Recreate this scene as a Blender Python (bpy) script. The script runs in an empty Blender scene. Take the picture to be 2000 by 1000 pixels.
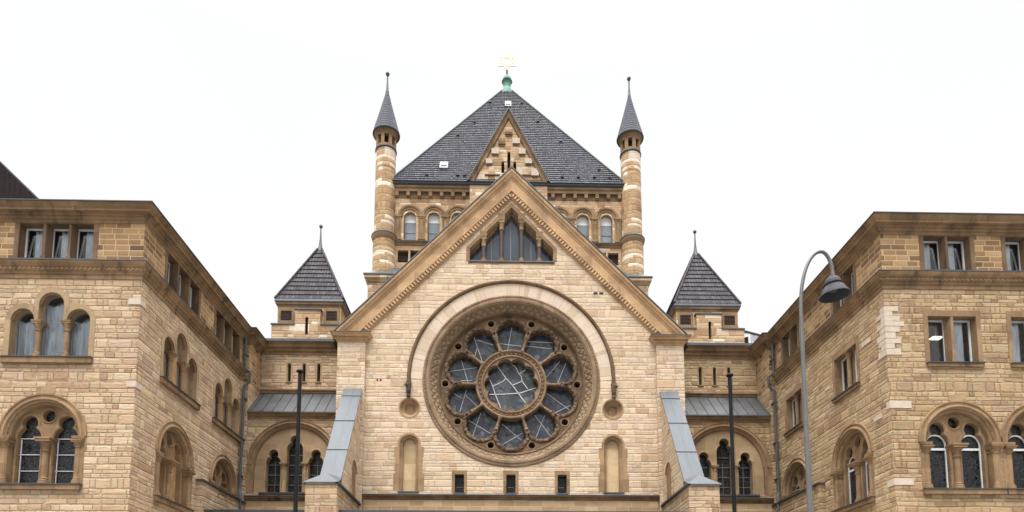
import bpy, bmesh, math, random
from mathutils import Vector as V
from mathutils.geometry import delaunay_2d_cdt
random.seed(7)
PI = math.pi
S = bpy.context.scene
C = S.collection

# ------------------------------------------------------------------ nodes
class NT:
    def __init__(s, name):
        s.m = bpy.data.materials.new(name); s.m.use_nodes = True
        s.t = s.m.node_tree; s.t.nodes.clear()
        s.out = s.n('ShaderNodeOutputMaterial')
        s.bs = s.n('ShaderNodeBsdfPrincipled')
        s.t.links.new(s.bs.outputs[0], s.out.inputs[0])
    def n(s, ty, **k):
        x = s.t.nodes.new(ty)
        for a, b in k.items(): setattr(x, a, b)
        return x
    def put(s, sock, v):
        if hasattr(v, 'is_output'): s.t.links.new(v, sock)
        elif v is not None: sock.default_value = v
    def set(s, **k):
        for a, b in k.items(): s.put(s.bs.inputs[a.replace('_', ' ')], b)
    def ma(s, op, a, b=None, c=None):
        x = s.n('ShaderNodeMath', operation=op)
        for i, q in enumerate((a, b, c)): s.put(x.inputs[i], q)
        return x.outputs[0]
    def mix(s, f, a, b, blend='MIX'):
        x = s.n('ShaderNodeMix', data_type='RGBA', blend_type=blend)
        s.put(x.inputs[0], f); s.put(x.inputs[6], a); s.put(x.inputs[7], b)
        return x.outputs[2]
    def fmix(s, f, a, b):
        x = s.n('ShaderNodeMix', data_type='FLOAT')
        s.put(x.inputs[0], f); s.put(x.inputs[2], a); s.put(x.inputs[3], b)
        return x.outputs[0]
    def obj(s): return s.n('ShaderNodeTexCoord').outputs['Object']
    def sep(s, v):
        x = s.n('ShaderNodeSeparateXYZ'); s.put(x.inputs[0], v); return x.outputs
    def comb(s, a, b, c):
        x = s.n('ShaderNodeCombineXYZ')
        for i, q in enumerate((a, b, c)): s.put(x.inputs[i], q)
        return x.outputs[0]
    def noise(s, v, sc, det=3, rough=.55, scale=None):
        if scale is not None:
            mp = s.n('ShaderNodeMapping'); s.put(mp.inputs[0], v); mp.inputs['Scale'].default_value = scale; v = mp.outputs[0]
        x = s.n('ShaderNodeTexNoise'); s.put(x.inputs['Vector'], v)
        x.inputs['Scale'].default_value = sc; x.inputs['Detail'].default_value = det; x.inputs['Roughness'].default_value = rough
        return x.outputs[0]
    def white(s, v):
        x = s.n('ShaderNodeTexWhiteNoise', noise_dimensions='3D'); s.put(x.inputs['Vector'], v); return x.outputs['Value']
    def white1(s, v):
        x = s.n('ShaderNodeTexWhiteNoise', noise_dimensions='1D'); s.put(x.inputs['W'], v); return x.outputs['Value']
    def ramp(s, f, stops, interp='LINEAR'):
        x = s.n('ShaderNodeValToRGB'); r = x.color_ramp; r.interpolation = interp
        while len(r.elements) > 1: r.elements.remove(r.elements[-1])
        for i, (p, c) in enumerate(stops):
            e = r.elements[0] if i == 0 else r.elements.new(p)
            e.position = p; e.color = (*c, 1) if len(c) == 3 else c
        s.put(x.inputs[0], f); return x.outputs[0]
    def sm(s, v, a, b, c=0., d=1.):
        x = s.n('ShaderNodeMapRange', interpolation_type='SMOOTHSTEP')
        for i, q in enumerate((v, a, b, c, d)): s.put(x.inputs[i], q)
        return x.outputs[0]
    def bump(s, h, dist, strength=1.):
        x = s.n('ShaderNodeBump'); s.put(x.inputs['Height'], h)
        x.inputs['Distance'].default_value = dist; x.inputs['Strength'].default_value = strength
        s.put(s.bs.inputs['Normal'], x.outputs[0]); return x
    def planar_u(s, xyz):
        g = s.sep(s.n('ShaderNodeNewGeometry').outputs['True Normal'])
        side = s.ma('GREATER_THAN', s.ma('ABSOLUTE', g[0]), s.ma('ABSOLUTE', g[1]))
        return s.fmix(side, xyz[0], xyz[1]), side

def stone(name, stops, h, L, mortar, mw=.012, mamt=.8, bump=.03, warp=.05, cyl=None, face=.9, stain=.25, tintamt=.9):
    t = NT(name); p = t.obj(); xyz = t.sep(p)
    if cyl: u = t.ma('MULTIPLY', t.ma('ARCTAN2', xyz[0], xyz[1]), cyl); side = 0.
    else: u, side = t.planar_u(xyz)
    z = xyz[2]
    n1 = t.noise(p, .8, 2)
    zz = t.ma('MULTIPLY_ADD', t.ma('SUBTRACT', n1, .5), warp * 1.6, z)
    zz = t.ma('ADD', zz, t.ma('MULTIPLY', t.ma('ADD', t.ma('SINE', t.ma('MULTIPLY', z, 5.1)), t.ma('SINE', t.ma('MULTIPLY', z, 8.7))), h * .24 if warp > 0 else 0.))
    zz = t.ma('DIVIDE', zz, h)
    row = t.ma('FLOOR', zz); fz = t.ma('FRACT', zz)
    r1 = t.white1(row)
    Lr = t.ma('MULTIPLY', t.ma('MULTIPLY_ADD', r1, 1.0 if warp > 0 else .12, .6 if warp > 0 else .94), L)
    uu = t.ma('ADD', t.ma('DIVIDE', u, Lr), t.ma('MULTIPLY', r1, 37.))
    uu = t.ma('MULTIPLY_ADD', t.ma('SINE', t.ma('MULTIPLY_ADD', uu, 2.2, t.ma('MULTIPLY', r1, 60.))), .36 if warp > 0 else .1, uu)
    cell = t.ma('FLOOR', uu); fu = t.ma('FRACT', uu)
    rnd = t.white(t.comb(cell, row, side)); rnd2 = t.white(t.comb(row, cell, 7.3))
    du = t.ma('MULTIPLY', t.ma('MINIMUM', fu, t.ma('SUBTRACT', 1., fu)), Lr)
    dz = t.ma('MULTIPLY', t.ma('MINIMUM', fz, t.ma('SUBTRACT', 1., fz)), h)
    rough = warp > 0
    nf = t.noise(p, 9, 4, .6)
    bed = t.noise(t.comb(t.ma('ADD', xyz[0], t.ma('MULTIPLY', xyz[1], .9)), t.ma('MULTIPLY', cell, 3.7), t.ma('MULTIPLY', z, 4.5)), 4.2, 4, .62)   # bedding of the split stone
    wob = t.ma('SUBTRACT', t.noise(p, 5.5, 3, .6), .5)
    d = t.ma('ADD', t.ma('MINIMUM', t.ma('MULTIPLY', du, 1.25) if rough else du, dz), t.ma('MULTIPLY', wob, .05 if rough else .004))
    mask = t.sm(d, -.002 if rough else mw * .3, mw * 1.6)
    mask2 = t.sm(d, 0., mw * 4.5)
    col = t.ramp(t.fmix(.6, rnd, r1) if cyl else rnd, stops)
    nb = t.noise(p, 2.2, 5, .65)
    tint = t.noise(t.comb(t.ma('ADD', u, t.ma('MULTIPLY', rnd2, 9.)), row, t.ma('MULTIPLY', z, 2.)), 2.1, 4, .6)
    col = t.mix(tintamt, col, t.ramp(tint, [(.30, (1.06, .97, .93)), (.45, (1, 1, 1)), (.56, (1, 1, .97)), (.70, (.93, .96, .86))]), 'MULTIPLY')
    col = t.mix(face, col, t.ramp(t.ma('MULTIPLY_ADD', rnd2, .35, t.ma('MULTIPLY_ADD', bed, .4, t.ma('MULTIPLY', nb, .35))), [(.25, (.66, .63, .60)), (.55, (1, 1, 1)), (.85, (1.2, 1.2, 1.18))]), 'MULTIPLY')
    st = t.noise(p, .55, 5, .62, (1, 1, .55))
    col = t.mix(t.sm(st, .52, .72, 0., stain), col, (.42, .33, .24, 1), 'MULTIPLY')
    sk = t.noise(p, 1.0, 4, .6, (2.6, 2.6, .2))
    col = t.mix(t.sm(sk, .56, .74, 0., stain * 1.8), col, (.50, .43, .36, 1), 'MULTIPLY')
    fine = t.noise(p, 26, 3, .7)
    col = t.mix(.35, col, t.ramp(fine, [(.3, (.75, .72, .7)), (.7, (1.2, 1.2, 1.2))]), 'MULTIPLY')
    jv = t.ma('MULTIPLY', t.ma('SUBTRACT', 1., mask), mamt)
    if rough: jv = t.ma('MULTIPLY', jv, t.sm(t.noise(p, 2.6, 3, .6), .32, .62, .12, 1.))
    col = t.mix(jv, col, (*mortar, 1))
    t.set(Base_Color=col, Roughness=.9)
    t.bs.inputs['Specular IOR Level'].default_value = .25
    hgt = t.ma('ADD', t.ma('MULTIPLY', mask2, .6), t.ma('MULTIPLY', nf, .35))
    if rough: hgt = t.ma('ADD', hgt, t.ma('MULTIPLY', bed, .7))
    hgt = t.ma('ADD', hgt, t.ma('MULTIPLY', rnd2, .25))
    t.bump(hgt, bump)
    return t.m

def dressed(name, a, b, stain, amt=.5, carve=0., joint=.6):
    t = NT(name); p = t.obj(); xyz = t.sep(p); u, side = t.planar_u(xyz)
    n = t.noise(p, 1.1, 4, .6)
    col = t.mix(t.sm(n, .35, .65), (*a, 1), (*b, 1))
    bl = t.white(t.comb(t.ma('FLOOR', t.ma('DIVIDE', u, joint)), t.ma('FLOOR', t.ma('DIVIDE', xyz[2], joint * .6)), side))
    col = t.mix(.8, col, t.ramp(bl, [(0, (.74, .72, .7)), (.5, (1, 1, 1)), (1, (1.15, 1.13, 1.1))]), 'MULTIPLY')
    s = t.noise(p, 1.6, 5, .65, (1.3, 1.3, .35))
    col = t.mix(t.sm(s, .5, .72, 0., amt), col, (*stain, 1))
    f = t.noise(p, 22, 4, .7)
    col = t.mix(.4, col, t.ramp(f, [(.3, (.7, .68, .66)), (.7, (1.2, 1.2, 1.2))]), 'MULTIPLY')
    h = t.noise(p, 14, 4, .6)
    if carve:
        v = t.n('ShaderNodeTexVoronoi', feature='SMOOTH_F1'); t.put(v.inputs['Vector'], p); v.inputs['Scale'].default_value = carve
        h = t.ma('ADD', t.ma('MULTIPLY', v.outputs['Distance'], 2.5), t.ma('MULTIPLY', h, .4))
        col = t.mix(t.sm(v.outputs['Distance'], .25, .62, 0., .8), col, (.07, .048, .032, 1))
    t.set(Base_Color=col, Roughness=.85); t.bs.inputs['Specular IOR Level'].default_value = .25
    t.bump(h, .05 if carve else .012)
    return t.m

def plain(name, col, rough=.5, metal=0., var=.15, sc=3., spec=.5, bump=0., streak=None):
    t = NT(name); p = t.obj()
    n = t.noise(p, sc, 5, .6, streak)
    c = t.mix(1., (*col, 1), t.ramp(n, [(.3, (1 - var,) * 3), (.7, (1 + var,) * 3)]), 'MULTIPLY')
    t.set(Base_Color=c, Roughness=t.fmix(n, rough * .85, min(1, rough * 1.15)), Metallic=metal)
    t.bs.inputs['Specular IOR Level'].default_value = spec
    if bump: t.bump(n, bump)
    return t.m

M = {}
cream, pinkish, ochre, tan, brown = (.56, .43, .28), (.50, .33, .235), (.47, .295, .13), (.43, .285, .155), (.245, .14, .075)
M['facade'] = stone('pale_facade_stone', [(0, (0.410, 0.278, 0.180)), (.03, (0.467, 0.326, 0.214)), (.08, (0.532, 0.389, 0.264)), (.25, (0.553, 0.424, 0.299)), (.5, (0.573, 0.452, 0.321)), (.75, (0.589, 0.468, 0.345)), (.9, (0.573, 0.440, 0.337)), (1, (0.606, 0.491, 0.375))],
                    .215, .44, (0.346, 0.251, 0.162), .009, .6, .03, .035, face=.75, stain=.12)
M['wing'] = stone('rusticated_wing_stone', [(0, (0.341, 0.220, 0.143)), (.08, (0.403, 0.271, 0.176)), (.22, (0.446, 0.319, 0.202)), (.5, (0.464, 0.341, 0.221)), (.65, (0.458, 0.328, 0.225)), (.85, (0.482, 0.363, 0.241)), (.95, (0.513, 0.398, 0.283)), (1, (0.434, 0.303, 0.225))],
                  .205, .43, (0.188, 0.132, 0.081), .009, .55, .05, .05, face=.9, stain=.18)
M['rwing'] = stone('rusticated_ochre_stone', [(0, (0.279, 0.177, 0.107)), (.1, (0.335, 0.220, 0.130)), (.25, (0.378, 0.264, 0.146)), (.5, (0.397, 0.286, 0.167)), (.65, (0.378, 0.261, 0.163)), (.85, (0.409, 0.306, 0.179)), (.95, (0.434, 0.333, 0.216)), (1, (0.359, 0.247, 0.173))],
                   .20, .40, (0.157, 0.114, 0.066), .009, .55, .05, .05, face=.9, stain=.25)
M['tower'] = stone('tower_stone', [(0, (.30, .18, .10)), (.15, (.42, .28, .165)), (.4, (.48, .335, .20)), (.6, (.45, .305, .19)), (.84, (.52, .375, .235)), (.90, (.64, .52, .40)), (1, (.72, .62, .51))],
                   .235, .55, (.33, .24, .15), .009, .6, .03, .03, face=.8, stain=.2)
M['turret'] = stone('banded_turret_stone', [(0, (.30, .18, .10)), (.15, (.40, .26, .145)), (.5, (.46, .315, .18)), (.62, (.49, .34, .205)), (.64, (.70, .59, .47)), (1, (.76, .67, .57))],
                   .24, .70, (.30, .21, .13), .010, .6, .03, .03, cyl=.67, face=.8, stain=.3)
M['ashlar'] = stone('brown_ashlar', [(0, (0.13, 0.08, 0.048)), (.2, (0.20, 0.122, 0.064)), (.4, (0.27, 0.165, 0.083)), (.6, (0.304, 0.190, 0.095)), (.85, (0.342, 0.218, 0.109)), (1, (0.380, 0.252, 0.138))],
                    .205, .46, (.47, .345, .205), .015, .9, .01, 0., face=.8, stain=.3, tintamt=.5)
M['ledge_ashlar'] = stone('tan_ashlar', [(0, (.36, .24, .14)), (.5, (.43, .30, .175)), (1, (.49, .355, .225))],
                          .25, .7, (.6, .48, .32), .010, .7, .01, 0., face=.7, stain=.2)
M['trim'] = dressed('dressed_sandstone', (.285, .186, .102), (.218, .138, .076), (.115, .076, .048), .4)
M['trim_light'] = dressed('dressed_pale_sandstone', (0.360, 0.257, 0.153), (0.306, 0.211, 0.122), (0.198, 0.135, 0.081), .35)
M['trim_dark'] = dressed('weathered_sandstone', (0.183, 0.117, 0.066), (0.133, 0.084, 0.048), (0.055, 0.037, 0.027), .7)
M['cornice'] = dressed('weathered_cornice_stone', (0.270, 0.172, 0.094), (0.190, 0.120, 0.066), (0.057, 0.043, 0.032), .8, joint=1.1)
M['rake'] = dressed('gable_cornice_stone', (.49, .32, .18), (.41, .26, .142), (.22, .142, .085), .5, joint=.8)
M['rose_stone'] = dressed('rose_frame_stone', (0.274, 0.190, 0.118), (0.213, 0.141, 0.084), (0.099, 0.067, 0.043), .55, joint=.8)
M['trim_mid'] = dressed('tan_dressed_stone', (.36, .24, .135), (.29, .19, .105), (.16, .105, .065), .35)
M['niche'] = dressed('pale_yellow_niche_stone', (.54, .41, .25), (.47, .335, .185), (.36, .25, .14), .5, joint=1.3)
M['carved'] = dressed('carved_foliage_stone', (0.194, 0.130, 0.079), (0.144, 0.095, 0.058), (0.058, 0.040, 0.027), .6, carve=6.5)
M['shaft'] = plain('dark_column_stone', (.055, .04, .033), .7, var=.3, sc=6)
M['voussoir'] = None
M['patch'] = plain('pale_new_stone', (.50, .415, .335), .85, var=.12, sc=5, bump=.01, spec=.25)
M['zinc'] = plain('zinc_sheet', (0.074, 0.084, 0.094), .5, .25, .2, 1.3, bump=.006, streak=(7, .7, .7))
M['zinc_dark'] = plain('aged_zinc_sheet', (0.082, 0.084, 0.087), .5, .3, .35, 1.1, bump=.004, streak=(1, 1, .5))
M['zinc_edge'] = plain('dark_zinc_edge', (0.059, 0.064, 0.070), .5, .3, .2, 2.)
M['copper_dark'] = plain('dark_copper', (.05, .085, .075), .6, .1, .3, 3.)
M['copper'] = plain('green_copper', (.09, .21, .16), .6, .1, .3, 3.)
M['void'] = plain('dark_opening', (.022, .017, .014), .95, spec=.1)
M['louvre'] = plain('dark_louvre_wood', (.055, .038, .030), .8, var=.3, sc=8, spec=.2)
M['white'] = plain('white_window_frame', (.62, .63, .63), .4, var=.1)
M['hatch'] = plain('pale_grey_hatch', (.22, .23, .235), .5, var=.2)
M['bar_grey'] = plain('dull_lead_bar', (.17, .17, .175), .6, var=.3, sc=6)
M['bar'] = plain('grey_white_lead_bar', (.60, .61, .64), .5, var=.12)
M['grey_sash'] = plain('grey_window_frame', (.22, .22, .22), .5)
M['curtain'] = plain('white_curtain', (.80, .83, .86), .9, var=.3, sc=2.2, streak=(2.5, 2.5, .8))  # mottling paints cloudy pane reflections into the cloth colour, along with its drape
M['ceiling'] = plain('room_plaster', (.6, .6, .58), .9)
M['gold'] = plain('gilded_metal', (.86, .76, .50), .5, 0., .03, spec=.2)
M['pole'] = plain('black_painted_pole', (.012, .0115, .013), .6, var=.3, spec=.12)
M['lampmetal'] = plain('grey_lamp_metal', (.125, .122, .118), .45, .3, .15)
M['lampshade'] = plain('dark_lamp_enamel', (0.027, 0.028, 0.034), .55, 0., .2, spec=.2)
M['lampin'] = plain('lamp_inside', (.035, .031, .026), .7)
M['blind_white'] = plain('white_blind', (.78, .78, .76), .8, var=.06)

def voussoir_mat(cx, cz, n):
    t = NT('radial_arch_stone'); p = t.obj(); xyz = t.sep(p)
    a = t.ma('MULTIPLY', t.ma('ARCTAN2', t.ma('SUBTRACT', xyz[2], cz), t.ma('SUBTRACT', xyz[0], cx)), n / (2 * PI))
    a = t.ma('MULTIPLY_ADD', t.ma('SINE', t.ma('MULTIPLY', a, 2.7)), .3, a)
    r = t.white1(t.ma('FLOOR', a)); f = t.ma('FRACT', a)
    col = t.ramp(r, [(0, (.48, .36, .25)), (.3, (.57, .45, .335)), (.6, (.61, .50, .38)), (1, (.57, .455, .38))])
    d = t.ma('MINIMUM', f, t.ma('SUBTRACT', 1., f)); mk = t.sm(d, .01, .05)
    col = t.mix(t.ma('MULTIPLY', t.ma('SUBTRACT', 1., mk), .6), col, (.36, .25, .16, 1))
    nf = t.noise(p, 12, 4, .6)
    col = t.mix(.4, col, t.ramp(nf, [(.3, (.8, .78, .76)), (.7, (1.15,) * 3)]), 'MULTIPLY')
    t.set(Base_Color=col, Roughness=.9); t.bs.inputs['Specular IOR Level'].default_value = .25
    t.bump(t.ma('ADD', t.ma('MULTIPLY', mk, .5), nf), .015)
    return t.m

def interlace_mat(cx, cz):
    t = NT('interlace_carved_stone'); p = t.obj(); xyz = t.sep(p)
    dx = t.ma('SUBTRACT', xyz[0], cx); dz = t.ma('SUBTRACT', xyz[2], cz)
    a = t.ma('MULTIPLY', t.ma('ARCTAN2', dz, dx), 34.)
    r = t.ma('MULTIPLY', t.ma('SQRT', t.ma('ADD', t.ma('MULTIPLY', dx, dx), t.ma('MULTIPLY', dz, dz))), 11.5)
    w = t.ma('MULTIPLY', t.ma('SUBTRACT', t.noise(p, 2.5, 3), .5), 2.6)
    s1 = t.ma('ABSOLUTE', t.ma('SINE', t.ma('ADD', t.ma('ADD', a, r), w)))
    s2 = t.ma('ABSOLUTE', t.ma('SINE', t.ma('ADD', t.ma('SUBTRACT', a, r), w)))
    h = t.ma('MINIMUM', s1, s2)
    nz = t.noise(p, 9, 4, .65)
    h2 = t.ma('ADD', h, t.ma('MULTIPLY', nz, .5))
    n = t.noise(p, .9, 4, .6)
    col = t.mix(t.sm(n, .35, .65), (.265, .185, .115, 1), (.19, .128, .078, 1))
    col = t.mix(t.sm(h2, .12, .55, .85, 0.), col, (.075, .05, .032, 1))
    t.set(Base_Color=col, Roughness=.9); t.bs.inputs['Specular IOR Level'].default_value = .2
    t.bump(h2, .06)
    return t.m

def tile(name, base, rowh, z0, wid, rough=.33):
    t = NT(name); p = t.obj(); xyz = t.sep(p); u, side = t.planar_u(xyz)
    row = t.ma('FLOOR', t.ma('DIVIDE', t.ma('SUBTRACT', xyz[2], z0 - .01), rowh))
    uu = t.ma('DIVIDE', u, wid)
    c = t.white(t.comb(t.ma('FLOOR', uu), row, side))
    col = t.mix(1., (*base, 1), t.ramp(c, [(0, (.8, .78, .8)), (.5, (1, 1, 1)), (.92, (1.15, 1.1, 1.12)), (1, (1.35, 1.15, 1.1))]), 'MULTIPLY')
    n = t.noise(p, 1.5, 4)
    col = t.mix(t.sm(n, .5, .75, 0., .5), col, (base[0] * .6, base[1] * .6, base[2] * .55, 1))
    t.set(Base_Color=col, Roughness=t.fmix(c, rough * .8, min(1., rough * 1.4)))
    t.bs.inputs['Specular IOR Level'].default_value = .1 if rough > .9 else .2
    w = t.ma('ABSOLUTE', t.ma('SINE', t.ma('MULTIPLY', uu, PI)))
    t.bump(t.ma('ADD', w, t.ma('MULTIPLY', c, .2)), .025)
    return t.m

def glass_lead(name, base, sc, line, lw=.02, spec=.5, var=.5, hues=None):
    t = NT(name); p = t.obj()
    v = t.n('ShaderNodeTexVoronoi', feature='DISTANCE_TO_EDGE'); t.put(v.inputs['Vector'], p); v.inputs['Scale'].default_value = sc
    v2 = t.n('ShaderNodeTexVoronoi', feature='F1'); t.put(v2.inputs['Vector'], p); v2.inputs['Scale'].default_value = sc
    rn = t.sep(v2.outputs['Color'])[0]
    col = t.mix(1., (*base, 1), t.ramp(rn, [(0, (1 - var,) * 3), (.5, (1, 1, 1)), (1, (1 + var, 1 + var, 1 + var))]), 'MULTIPLY')
    if hues:
        col = t.mix(1., t.ramp(rn, hues, 'CONSTANT'), t.ramp(t.noise(p, 1.3, 5, .65), [(.3, (.45, .45, .45)), (.7, (1.7, 1.7, 1.7))]), 'MULTIPLY')
    ln = t.sm(v.outputs['Distance'], lw, lw * 1.8, 1., 0.)
    col = t.mix(ln, col, (*line, 1))
    t.set(Base_Color=col, Roughness=t.fmix(ln, t.fmix(rn, .06, .3), .6))
    t.bs.inputs['Specular IOR Level'].default_value = spec
    nz = t.noise(p, 5, 3)
    t.bump(t.ma('ADD', t.ma('MULTIPLY', rn, .6), nz), .012, .6)
    return t.m
M['glass_rose'] = glass_lead('dark_stained_glass', (.052, .060, .078), 3.6, (.012, .013, .016), .02, .55, .8, [(0, (.030, .036, .050)), (.2, (.050, .058, .072)), (.4, (.024, .034, .062)), (.55, (.060, .068, .078)), (.7, (.036, .050, .046)), (.85, (.085, .092, .10)), (.95, (.022, .026, .034))])
M['glass_lead'] = glass_lead('leaded_lattice_glass', (.012, .013, .015), 9.0, (.075, .072, .066), .016, .22, .6)
M['glass_blue'] = plain('grey_blue_glass', (.075, .09, .115), .12, var=.25, sc=.6, spec=.6)
M['glass_dim'] = plain('dull_grey_glass', (.20, .225, .25), .15, var=.2, sc=1.2, spec=.6)
def thin_glass():
    t = NT('clear_window_glass'); p = t.obj()
    tr = t.n('ShaderNodeBsdfTransparent'); tr.inputs[0].default_value = (.88, .91, .93, 1)
    gl = t.n('ShaderNodeBsdfGlossy'); gl.inputs[1].default_value = .02; gl.inputs[0].default_value = (1, 1, 1, 1)
    fr = t.n('ShaderNodeFresnel'); fr.inputs[0].default_value = 1.6
    bm = t.n('ShaderNodeBump'); t.put(bm.inputs['Height'], t.noise(p, 1.4, 2)); bm.inputs['Distance'].default_value = .03
    t.put(gl.inputs['Normal'], bm.outputs[0])
    mx = t.n('ShaderNodeMixShader'); t.put(mx.inputs[0], t.ma('MULTIPLY', fr.outputs[0], 1.1)); t.t.links.new(tr.outputs[0], mx.inputs[1]); t.t.links.new(gl.outputs[0], mx.inputs[2])
    t.t.links.new(mx.outputs[0], t.out.inputs[0])
    return t.m
M['glass'] = thin_glass()
def emit(name, col, st):
    t = NT(name); t.set(Base_Color=(1, 1, 1, 1), Emission_Color=(*col, 1), Emission_Strength=st); return t.m
M['lit'] = emit('lit_lamp', (1, .80, .52), 1.6)

# ------------------------------------------------------------------ geometry
class Fr:
    def __init__(s, o, t, n): s.o, s.t, s.n = V(o), V(t), V(n); s.flip = s.t.cross(V((0, 0, 1))).dot(s.n) < 0
    def P(s, u, z, n): return s.o + s.t * u + V((0, 0, z)) + s.n * n
def front(y): return Fr((0, y, 0), (1, 0, 0), (0, -1, 0))
def inner(x, sg): return Fr((x, 0, 0), (0, 1, 0), (-sg, 0, 0))     # sg = sign of x; faces the axis
W0 = Fr((0, 0, 0), (1, 0, 0), (0, -1, 0))

def pip(p, poly):
    x, y = p; r = False; j = len(poly) - 1
    for i in range(len(poly)):
        xi, yi = poly[i]; xj, yj = poly[j]
        if (yi > y) != (yj > y) and x < (xj - xi) * (y - yi) / (yj - yi) + xi: r = not r
        j = i
    return r
def area(p): return sum(p[i - 1][0] * p[i][1] - p[i][0] * p[i - 1][1] for i in range(len(p))) / 2

class B:
    def __init__(s, fr=W0): s.v = []; s.f = []; s.fr = fr
    def add(s, pts, faces):
        o = len(s.v); s.v += [tuple(p) for p in pts]
        for f in faces: s.f.append([o + i for i in (reversed(f) if s.fr.flip else f)])
    def raw(s, pts, faces):
        o = len(s.v); s.v += [tuple(p) for p in pts]; s.f += [[o + i for i in f] for f in faces]
    def box(s, u0, u1, z0, z1, n0, n1):
        if u0 > u1: u0, u1 = u1, u0
        P = s.fr.P
        pts = [P(u, z, n) for n in (n0, n1) for (u, z) in ((u0, z0), (u1, z0), (u1, z1), (u0, z1))]
        s.add(pts, [(3, 2, 1, 0), (4, 5, 6, 7), (0, 1, 5, 4), (1, 2, 6, 5), (2, 3, 7, 6), (3, 0, 4, 7)])
        return s
    def xbox(s, x0, x1, y0, y1, z0, z1):
        pts = [(x, y, z) for z in (z0, z1) for (x, y) in ((x0, y0), (x1, y0), (x1, y1), (x0, y1))]
        s.raw(pts, [(3, 2, 1, 0), (4, 5, 6, 7), (0, 1, 5, 4), (1, 2, 6, 5), (2, 3, 7, 6), (3, 0, 4, 7)]); return s
    def plate(s, outer, holes=(), n0=-.3, n1=0., back=False):
        outer = list(outer) if area(outer) > 0 else list(reversed(outer))
        holes = [list(h) if area(h) < 0 else list(reversed(h)) for h in holes]
        vs = []; es = []
        for lp in [outer] + holes:
            o = len(vs); vs += [V(p) for p in lp]; es += [(o + i, o + (i + 1) % len(lp)) for i in range(len(lp))]
        r = delaunay_2d_cdt(vs, es, [], 1, 1e-6)
        tv, tf = r[0], r[2]
        keep = []
        for f in tf:
            c = sum((tv[i] for i in f), V((0, 0))) / len(f)
            if not pip(c, outer) or any(pip(c, h) for h in holes): continue
            a = area([tv[i] for i in f])
            if abs(a) < 1e-9: continue
            keep.append(list(f) if a > 0 else list(reversed(f)))
        s.add([s.fr.P(p[0], p[1], n1) for p in tv], keep)
        if back: s.add([s.fr.P(p[0], p[1], n0) for p in tv], [list(reversed(f)) for f in keep])
        if n0 != n1:
            for lp in [outer] + holes:
                k = len(lp)
                s.add([s.fr.P(p[0], p[1], n1) for p in lp] + [s.fr.P(p[0], p[1], n0) for p in lp],
                      [(i, k + i, k + (i + 1) % k, (i + 1) % k) for i in range(k)])
        return s
    def sweep(s, path, prof, closed=False, caps=True):
        """prof: [(off, n)] off along the right-hand normal of the path, in the frame's plane"""
        k = len(path); m = len(prof); pts = []
        for i in range(k):
            p = V(path[i])
            a = (V(path[i]) - V(path[i - 1])).normalized() if (i > 0 or closed) else None
            b = (V(path[(i + 1) % k]) - p).normalized() if (i < k - 1 or closed) else None
            if a is None: a = b
            if b is None: b = a
            na, nb = V((a.y, -a.x)), V((b.y, -b.x))
            d = (na + nb).normalized(); d = d / max(.3, d.dot(na))
            for (o, n) in prof: pts.append(s.fr.P(p.x + d.x * o, p.y + d.y * o, n))
        fs = []
        for i in range(k if closed else k - 1):
            j = (i + 1) % k
            for q in range(m - 1): fs.append((i * m + q, i * m + q + 1, j * m + q + 1, j * m + q))
        if caps and not closed and m > 2: fs += [tuple(range(m)), tuple(reversed(range((k - 1) * m, k * m)))]
        s.add(pts, fs); return s
    def lathe(s, u, n, prof, seg=12, a0=0., a1=2 * PI, cap=True):
        full = abs(a1 - a0 - 2 * PI) < 1e-6; m = len(prof); cnt = seg if full else seg + 1; pts = []
        for i in range(cnt):
            a = a0 + (a1 - a0) * i / seg
            for r, z in prof: pts.append(s.fr.P(u + r * math.cos(a), z, n - r * math.sin(a)))
        fs = []
        for i in range(seg):
            j = (i + 1) % cnt
            for q in range(m - 1): fs.append((i * m + q, j * m + q, j * m + q + 1, i * m + q + 1))
        if full and cap:
            if prof[0][0] > 1e-4: fs.append(tuple(reversed([i * m for i in range(cnt)])))
            if prof[-1][0] > 1e-4: fs.append(tuple(i * m + m - 1 for i in range(cnt)))
        s.add(pts, fs); return s
    def tube(s, pts, r, seg=8):
        pts = [V(p) for p in pts]; rs = r if isinstance(r, (list, tuple)) else [r] * len(pts); vs = []
        up = V((0, 0, 1))
        for i, p in enumerate(pts):
            d = (pts[min(i + 1, len(pts) - 1)] - pts[max(i - 1, 0)]).normalized()
            a = d.cross(V((0, 1, 0)) if abs(d.y) < .9 else up).normalized(); b = d.cross(a)
            for k in range(seg):
                t = 2 * PI * k / seg; vs.append(p + (a * math.cos(t) + b * math.sin(t)) * rs[i])
        fs = []
        for i in range(len(pts) - 1):
            for k in range(seg):
                q = (k + 1) % seg; fs.append((i * seg + k, i * seg + q, (i + 1) * seg + q, (i + 1) * seg + k))
        fs += [tuple(reversed(range(seg))), tuple(range((len(pts) - 1) * seg, len(pts) * seg))]
        s.raw(vs, fs); return s

def obj(name, b, m, parent=None, smooth=True, ang=32):
    me = bpy.data.meshes.new(name); me.from_pydata(b.v, [], b.f); me.update()
    me.materials.append(M[m] if isinstance(m, str) else m)
    if smooth:
        me.polygons.foreach_set('use_smooth', [True] * len(me.polygons))
        me.set_sharp_from_angle(angle=math.radians(ang))
    o = bpy.data.objects.new(name, me); C.objects.link(o)
    if parent is not None: o.parent = parent
    return o
def tag(o, label=None, cat=None, group=None, kind=None):
    if label: o['label'] = label
    if cat: o['category'] = cat
    if group: o['group'] = group
    if kind: o['kind'] = kind
    return o
def thing(name, label, cat, group=None):
    o = bpy.data.objects.new(name, None); C.objects.link(o); return tag(o, label, cat, group)

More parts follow.
